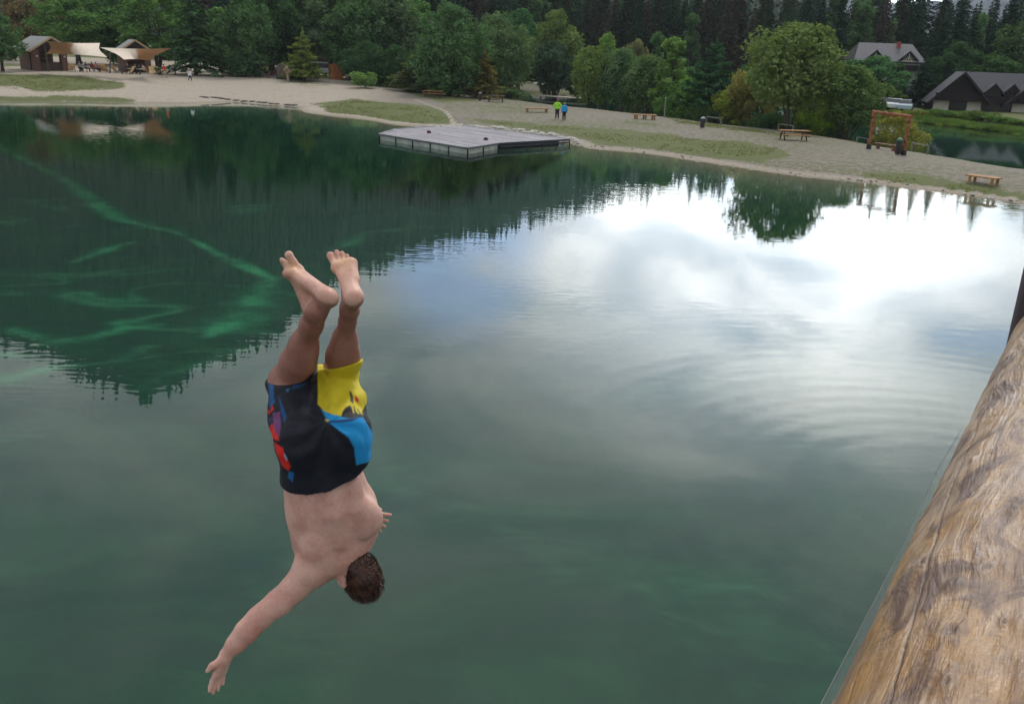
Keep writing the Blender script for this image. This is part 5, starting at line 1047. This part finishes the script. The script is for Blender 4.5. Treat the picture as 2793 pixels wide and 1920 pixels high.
    sv=np.stack([p-sd_*w-o*.004,p+sd_*w-o*.004,p+d*Ln[:,None]*.6+sd_*w*.6,p+d*Ln[:,None]],1).reshape(-1,3); sf=np.arange(4*N).reshape(N,4)+len(v)
    def hm(T,out):
        ob=T.new('ShaderNodeTexCoord').outputs['Object']; n=T.noise(ob,26.,3,.6); pbr(T,out,T.mix(T.ramp(n,.35,.7),(.030,.012,.008),(.12,.048,.028)),.42)
    obj('hair',mesh('hair',place(np.concatenate([v,sv])),np.concatenate([f,sf]),mat('hair',hm)),r)
    # shorts -------------------------------------------------------
    lo=Q(715,1365,3.9)-.02; lo[2]=-4.02; i0=np.floor((lo-S.lo)/h).astype(int); lo=S.lo+i0*h; hi=Q(1030,965,3.9)+.03; hi[2]=-3.46
    A=SDF(lo,hi,h); B_=SDF(lo,hi,h); C_=SDF(lo,hi,h)
    BD=np.full(A.D.shape,1.,np.float32); ii=[slice(i0[k],min(i0[k]+A.D.shape[k],S.D.shape[k])) for k in range(3)]; bb=S.D[tuple(ii)]; BD[:bb.shape[0],:bb.shape[1],:bb.shape[2]]=bb-.011
    XX,YY,_z=np.meshgrid(*A.ax,indexing='ij',sparse=True); xs_=(868-CX)/F*3.8; ym=-(1150-CY)/F*3.75
    PLN=[]
    def plane(Sx,p,q,s_,inside,soft=0):
        p,q,s_,inside=map(np.array,(p,q,s_,inside)); n_=nrm(np.cross(q-p,s_-p)); n_=n_ if (inside-p)@n_<0 else -n_; PLN.append((p,n_))
        X,Y,Z=np.meshgrid(*Sx.ax,indexing='ij',sparse=True); Sx.D=np.maximum(Sx.D,((X-p[0])*n_[0]+(Y-p[1])*n_[1]+(Z-p[2])*n_[2]).astype(np.float32))
    A.chain([hL,Q(806,1120,3.74),Q(800,1040,3.80),Q(806,985,3.82)],[.112,.104,.098,.100],.05); A.D=np.minimum(A.D,np.maximum(BD,(XX-xs_).astype(np.float32))); plane(A,Q(738,1030,3.82),Q(868,1004,3.82),Q(784,1050,3.69),hL)
    B_.chain([hRr,Q(930,1105,3.78),Q(913,1010,3.85),Q(912,960,3.87)],[.106,.094,.078,.074],.05); B_.D=np.minimum(B_.D,np.maximum(BD,(xs_-XX).astype(np.float32))); plane(B_,Q(866,1004,3.86),Q(956,980,3.86),Q(914,1000,3.75),hRr)
    C_.ell(Q(836,1208,3.68),(.112,.135,.120),AX,.05); C_.ell(Q(936,1196,3.68),(.108,.135,.115),AX,.05); C_.ell(Q(888,1262,3.73),(.182,.15,.122),AX,.06); C_.ell(wst,(.176,.15,.117),AX,.06)
    C_.D=np.minimum(C_.D,np.maximum(BD,(YY-ym).astype(np.float32)))
    for X_ in(A,B_):
        k=.03; hh=np.maximum(k-np.abs(C_.D-X_.D),0)/k; C_.D=np.minimum(C_.D,X_.D)-hh*hh*k*.25
    plane(C_,Q(776,1300,3.745),Q(1004,1238,3.745),Q(885,1346,3.62),pel)
    v,f=C_.surf(2); Us=CX+F*v[:,0]/-v[:,2]; Vs=CY-F*v[:,1]/-v[:,2]
    # cloth folds: radiating creases from the crotch and soft billows
    q=v-cen; nn=v-Q(888,1180,3.78); nn/=np.linalg.norm(nn,axis=1,keepdims=True)
    cx,cy=895,1150; an=np.arctan2(Vs-cy,Us-cx); rr=np.hypot(Us-cx,Vs-cy); fold=.0055*np.sin(an*9+2.*np.sin(rr*.02))*np.exp(-((rr-70)/60)**2)
    fold+=.0055*fbm(Us*.6+Vs*.35,Vs*1.0,34.,14,3)+.003*np.sin(Vs*.12+Us*.05)*np.exp(-((Vs-1290)/40)**2)*0
    for (p_,n_) in PLN:
        dd_=np.abs((v-p_)@n_); fold=fold*np.clip(dd_/.035-.1,0,1)
    v=v+nn*fold[:,None]
    def zz(p): return [(680+x*.27565,960+y*.27565) for x,y in p]
    nV=len(v); c=np.tile(np.array([.011,.012,.021]),(nV,1)); back=(v@zc>-3.86)
    def pt(poly,cl,ok=None,soft=3.):
        nonlocal c; m=pin(Us,Vs,poly,soft)*(back if ok is None else ok); m=m[:,None]; c=c*(1-m)+np.array(cl)*m
    pt([(866,960),(1000,960),(1000,1100),(982,1132),(956,1130),(920,1136),(884,1121),(867,1104)],(.62,.50,.02))
    pt([(876,1116),(900,1128),(925,1135),(960,1134),(986,1137),(1020,1180),(1020,1264),(972,1279),(967,1222),(950,1194),(920,1170),(895,1150)],(.012,.28,.62))
    pt(zz([(740,700),(900,700),(1000,690),(1080,655),(960,660),(800,680)]),(.01,.05,.16)); pt(zz([(750,660),(790,670),(780,690),(755,685)]),(.55,.45,.03))
    pt(zz([(940,560),(990,530),(1040,570),(1100,620),(1110,650),(1000,660),(915,640),(915,600)]),(.02,.022,.02)); pt(zz([(990,380),(1010,400),(1025,520),(990,500)]),(.05,.06,.02)); pt(zz([(1030,440),(1075,480),(1070,510),(1035,490)]),(.6,.02,.03))
    for k in range(5): x=1010+k*20; pt(zz([(x,520+k*14),(x+10,520+k*14),(x+34,600+k*4),(x+24,606+k*4)]),(.02,.02,.02) if k%2 else (.6,.48,.02))
    for poly,cl in(([(150,540),(200,590),(215,520),(240,560),(180,620)],(.55,.02,.03)),([(215,720),(250,700),(300,880),(235,860),(205,760)],(.72,.02,.015)),([(245,890),(330,950),(345,1010),(410,1130),(385,1175),(320,1130),(270,1000)],(.72,.02,.015)),([(225,600),(300,590),(312,750),(300,850),(240,735)],(.16,.05,.16)),([(285,430),(325,520),(362,620),(345,700),(310,600)],(.012,.07,.22)),([(195,280),(240,330),(242,500),(190,540)],(.012,.09,.26)),([(390,1180),(442,1195),(430,1290),(380,1240)],(.015,.12,.32)),([(345,1000),(375,1060),(365,1080),(340,1030)],(.2,.35,.5)),([(420,330),(600,300),(560,330),(430,370)],(.012,.05,.13)),([(360,370),(400,360),(380,400)],(.02,.16,.32)),([(200,640),(225,650),(215,720),(190,700)],(.02,.03,.09))):
        pt(zz(poly),cl)
    gy=(Vs>1266-(Us-1003)*.25-6)&(Us>960); c[gy&back]=(.008,.009,.018)
    def sh(T,out):
        c=T.new('ShaderNodeAttribute',attribute_name='print').outputs['Color']; ob=T.new('ShaderNodeTexCoord').outputs['Object']
        w=T.noise(T.new('ShaderNodeMapping',{'Vector':ob,'Rotation':(.3,.2,.6),'Scale':(1,3.2,1)}).outputs[0],4.5,2,.5,.5); f_=T.noise(ob,320.,2)
        pbr(T,out,c,.62,T.new('ShaderNodeBump',{'Height':T.math('ADD',w,T.math('MULTIPLY',f_,.03)),'Strength':1.,'Distance':.026}).outputs[0],**{'Sheen Weight':.02,'Specular IOR Level':.25})
    me=mesh('swim_shorts',place(v),f,mat('swim_shorts',sh),True); attr(me,'print',c); so_=obj('swim_shorts',me,r)
    # drawn seam lines standing slightly proud: waistband and hems
    return r
diver()
# ------------------------------------------------------------------ log rail at the camera's right
def log_rail():
    dr=nrm(ray(3122,180)); t1=ray(2251,1920); t1=nrm(t1-dr*(t1@dr)); t2=ray(2793,1920); t2=nrm(t2-dr*(t2@dr)); n_=nrm(np.cross(t1,t2)); al=math.radians(14.5); R=.13; rho=R/math.sin(al)
    q=t1*math.cos(al)+np.cross(n_,t1)*math.sin(al); P0=CAMP+q*rho
    e1=-q; e2=np.cross(dr,e1)
    def ab(u,v):      # image point -> (angle, length) on the log
        d=ray(u,v); d/=np.linalg.norm(d); o=CAMP-P0; dp=d-dr*(d@dr); op=o-dr*(o@dr); a=dp@dp;b=2*dp@op;c=op@op-R*R; s=math.sqrt(max(b*b-4*a*c,0)); t=(-b-s)/(2*a); X=o+d*t; return math.atan2(X@e2,X@e1),X@dr
    n,m=560,900; ang=np.linspace(-math.pi,math.pi,n,endpoint=False); ang=ang-.55*np.sin(ang)  # denser towards the viewer
    s=-.45+np.linspace(0,1,m)**1.25*4.3; A,Sg=np.meshgrid(ang,s); xs=A*R; rr=R*(1+.02*np.sin(A*2+.7)+.012*fbm(A*R*6,Sg,.30,5,3))-.0022*np.abs(fbm(xs,Sg*.35,.035,6,3))
    rr=rr+.0012*fbm(xs,Sg,.02,9,3)
    lines=[([(2405,1960),(2416,1920),(2460,1770),(2506,1607),(2536,1502),(2560,1420),(2581,1344),(2625,1240),(2671,1141),(2724,1021),(2760,950)],.0013),([(2300,1905),(2370,1740),(2440,1600)],.0006),([(2700,1240),(2745,1130),(2775,1060)],.0005)]
    ck=np.zeros(A.shape)
    for pts,w in lines:
        Z=[ab(*p) for p in pts]
        for (a0,s0),(a1,s1) in zip(Z[:-1],Z[1:]):
            ex,ey=(a1-a0)*R,s1-s0; t=np.clip(((A-a0)*R*ex+(Sg-s0)*ey)/(ex*ex+ey*ey+1e-12),0,1); d=np.hypot((A-a0)*R-t*ex,Sg-s0-t*ey+0); ck=np.maximum(ck,np.exp(-(d/w)**2))
    kn=np.zeros(A.shape); kr=np.full(A.shape,9.)
    for (u,v,w) in((2784,1149,.0050),(2769,1389,.0035),(2694,1547,.0060),(2510,1532,.0055),(2604,1588,.0035),(2592,1718,.0070),(2581,1859,.0035),(2716,1224,.003),(2650,1250,.0025),(2740,1700,.003)):
        a0,s0=ab(u,v); d=np.hypot((A-a0)*R,(Sg-s0)*.55)/w; kr=np.minimum(kr,d); kn=np.maximum(kn,1/(1+np.exp((d-.8)*7)))
        rr=rr+.0035*np.exp(-(d/1.8)**2)-.003*np.exp(-(d/.6)**2)
    rr=rr-.0012*ck
    X=P0[None,None]+dr*Sg[...,None]+(e1*np.cos(A)[...,None]+e2*np.sin(A)[...,None])*rr[...,None]
    V=(X-P0).reshape(-1,3); i=np.arange(n*m).reshape(m,n); j=np.roll(i,-1,1); Fc=np.stack([i[:-1],j[:-1],j[1:],i[1:]],-1).reshape(-1,4)
    r=thing('log_rail','thick peeled log handrail with knots and a long crack at the right edge','log',P0)
    def b(T,out):
        at=T.new('ShaderNodeAttribute',attribute_name='grain').outputs['Vector']; mk=T.new('ShaderNodeSeparateColor',{'Color':T.new('ShaderNodeAttribute',attribute_name='marks').outputs['Color']})
        def N(sx,sy,sc_,det=5,ro=.6,di=0.,off=0.): return T.noise(T.new('ShaderNodeMapping',{'Vector':at,'Scale':(sx,sy,1),'Location':(off,off,0)}).outputs[0],sc_,det,ro,di)
        g=N(1,.10,95.,4,.65); g2=N(1,.16,30.,5,.65,.6,3.); blot=N(1,.45,9.,5,.62,1.2,7.); bl2=N(1,.6,17.,4,.6,.9,11.); side=T.ramp(T.math('ADD',mk.outputs[2],T.math('MULTIPLY',T.math('SUBTRACT',blot,.5),.9)),.50,.78)
        c=T.mix(T.ramp(g,.3,.7),(.19,.10,.045),(.52,.335,.19)); gold=T.mix(T.ramp(g2,.3,.7),(.15,.060,.012),(.52,.27,.06))
        c=T.mix(T.math('MAXIMUM',T.math('MULTIPLY',T.ramp(blot,.42,.56),.80),side),c,gold)
        c=T.mix(T.math('MULTIPLY',T.ramp(bl2,.49,.64),.85),c,(.085,.042,.030)); c=T.mix(T.math('MULTIPLY',T.ramp(g2,.54,.68),.55),c,(.10,.045,.022))
        sc2=N(1,1.6,26.,3,.7,2.2,5.); c=T.mix(T.math('MULTIPLY',T.ramp(T.math('ABSOLUTE',T.math('SUBTRACT',sc2,.5)),.018,.004),.5),c,(.12,.07,.05))
        c=T.mix(T.math('MULTIPLY',mk.outputs[1],.85),c,(.06,.032,.03)); c=T.mix(T.math('MULTIPLY',mk.outputs[0],.95),c,(.045,.018,.010)); fb=N(1,.035,420.,3,.6); c=T.mix(T.math('MULTIPLY',T.ramp(fb,.38,.66),.30),c,(.11,.06,.04))
        nb=T.new('ShaderNodeBump',{'Height':T.math('ADD',T.math('MULTIPLY',g,.5),T.math('ADD',g2,bl2)),'Strength':.8,'Distance':.006}).outputs[0]
        pbr(T,out,c,T.math('ADD',.16,T.math('MULTIPLY',bl2,.5)),nb)
    me=mesh('log',V,Fc,mat('peeled_log',b),True)
    a=me.attributes.new('grain','FLOAT_VECTOR','POINT'); wob=.006*np.sin(Sg*9)+.004*np.sin(Sg*23+1); pull=np.zeros(A.shape)
    gv=np.stack([(np.cos(A)*R+wob)*1.,Sg,(np.sin(A)*R)],-1); gv[...,0]=A*R+wob+.0018*np.exp(-(kr/2.2)**2)*np.sin(kr*2.2); gv[...,2]=0
    a.data.foreach_set('vector',gv.reshape(-1).astype(np.float32))
    aL_,_=ab(2330,1770); aM,_=ab(2520,1650); tt=(A-aM)/(aL_-aM); knr=kn*.9+.25*np.exp(-((kr-1.6)/.25)**2)*(kr<3)
    attr(me,'marks',np.stack([ck,np.clip(knr,0,1),np.clip(tt*.6+.2,0,1)],-1).reshape(-1,3)); obj('log',me,r)
    # dark post carrying the rail's far end
    pc=at_depth(2896,846,1.75); o=thing('support_post','dark post standing behind the far end of the log rail','post',(pc[0],pc[1],0)); M=MB(); M.tube([(0,0,-3.9),(0,0,2),(0,0,5.2),(0,0,9.)],[.09,.085,.08,.075],16,.03); M.out('shaft',plain('post_dark',(.035,.022,.03),.8,.3,9.,.01,stretch=(1,1,.2)),o,True)
    # clear sheet clamped beneath the log on the lake side
    def cm(T,out):
        d=T.new('ShaderNodeBsdfPrincipled',{'Base Color':(.5,.5,.5,1),'Roughness':.25}); t=T.new('ShaderNodeBsdfTransparent'); T.link(T.new('ShaderNodeMixShader',{0:.05,1:t.outputs[0],2:d.outputs[0]}).outputs[0],out.inputs['Surface'])
    pts=[(2236,1925,.66),(2330,1745,.76),(2476,1464,.96),(2551,1291,1.18),(2622,1172,1.40)]; Ln=[at_depth(*p) for p in pts]; Lw=[at_depth(u+w,v+w*.3,d*1.0) for (u,v,d),w in zip(pts,(44,42,34,26,12))]
    V=[];
    for p,w in zip(Ln,Lw): V+=[p,w,p+np.array([0,0,-.002]),w+np.array([0,0,-.002])]
    ff=[]
    for k in range(len(Ln)-1):
        b_=4*k; ff+=[(b_,b_+1,b_+5,b_+4),(b_+2,b_+6,b_+7,b_+3),(b_,b_+4,b_+6,b_+2),(b_+1,b_+3,b_+7,b_+5)]
    r2=thing('plastic_strip','clear plastic strip running along the lake side of the log rail','plastic strip',Ln[0]); obj('sheet',mesh('sheet',np.array(V)-Ln[0],ff,mat('clear_sheet',cm)),r2)
    M=MB(); M.tube([tuple(p-Ln[0]) for p in Ln],[.0004]*5,6); M.out('edge_cord',plain('edge_cord',(.16,.16,.16),.6),r2)
log_rail()
# ------------------------------------------------------------------ air
def hz(T,out):
    v=T.new('ShaderNodeVolumePrincipled',{'Color':(.80,.88,1.,1),'Density':HAZE,'Anisotropy':.2}); T.link(v.outputs[0],out.inputs['Volume'])
HAZE=.00015
tag(MB().box(-900,1300,-95,1800,-10,340).out('haze',mat('haze',hz)),kind='stuff')
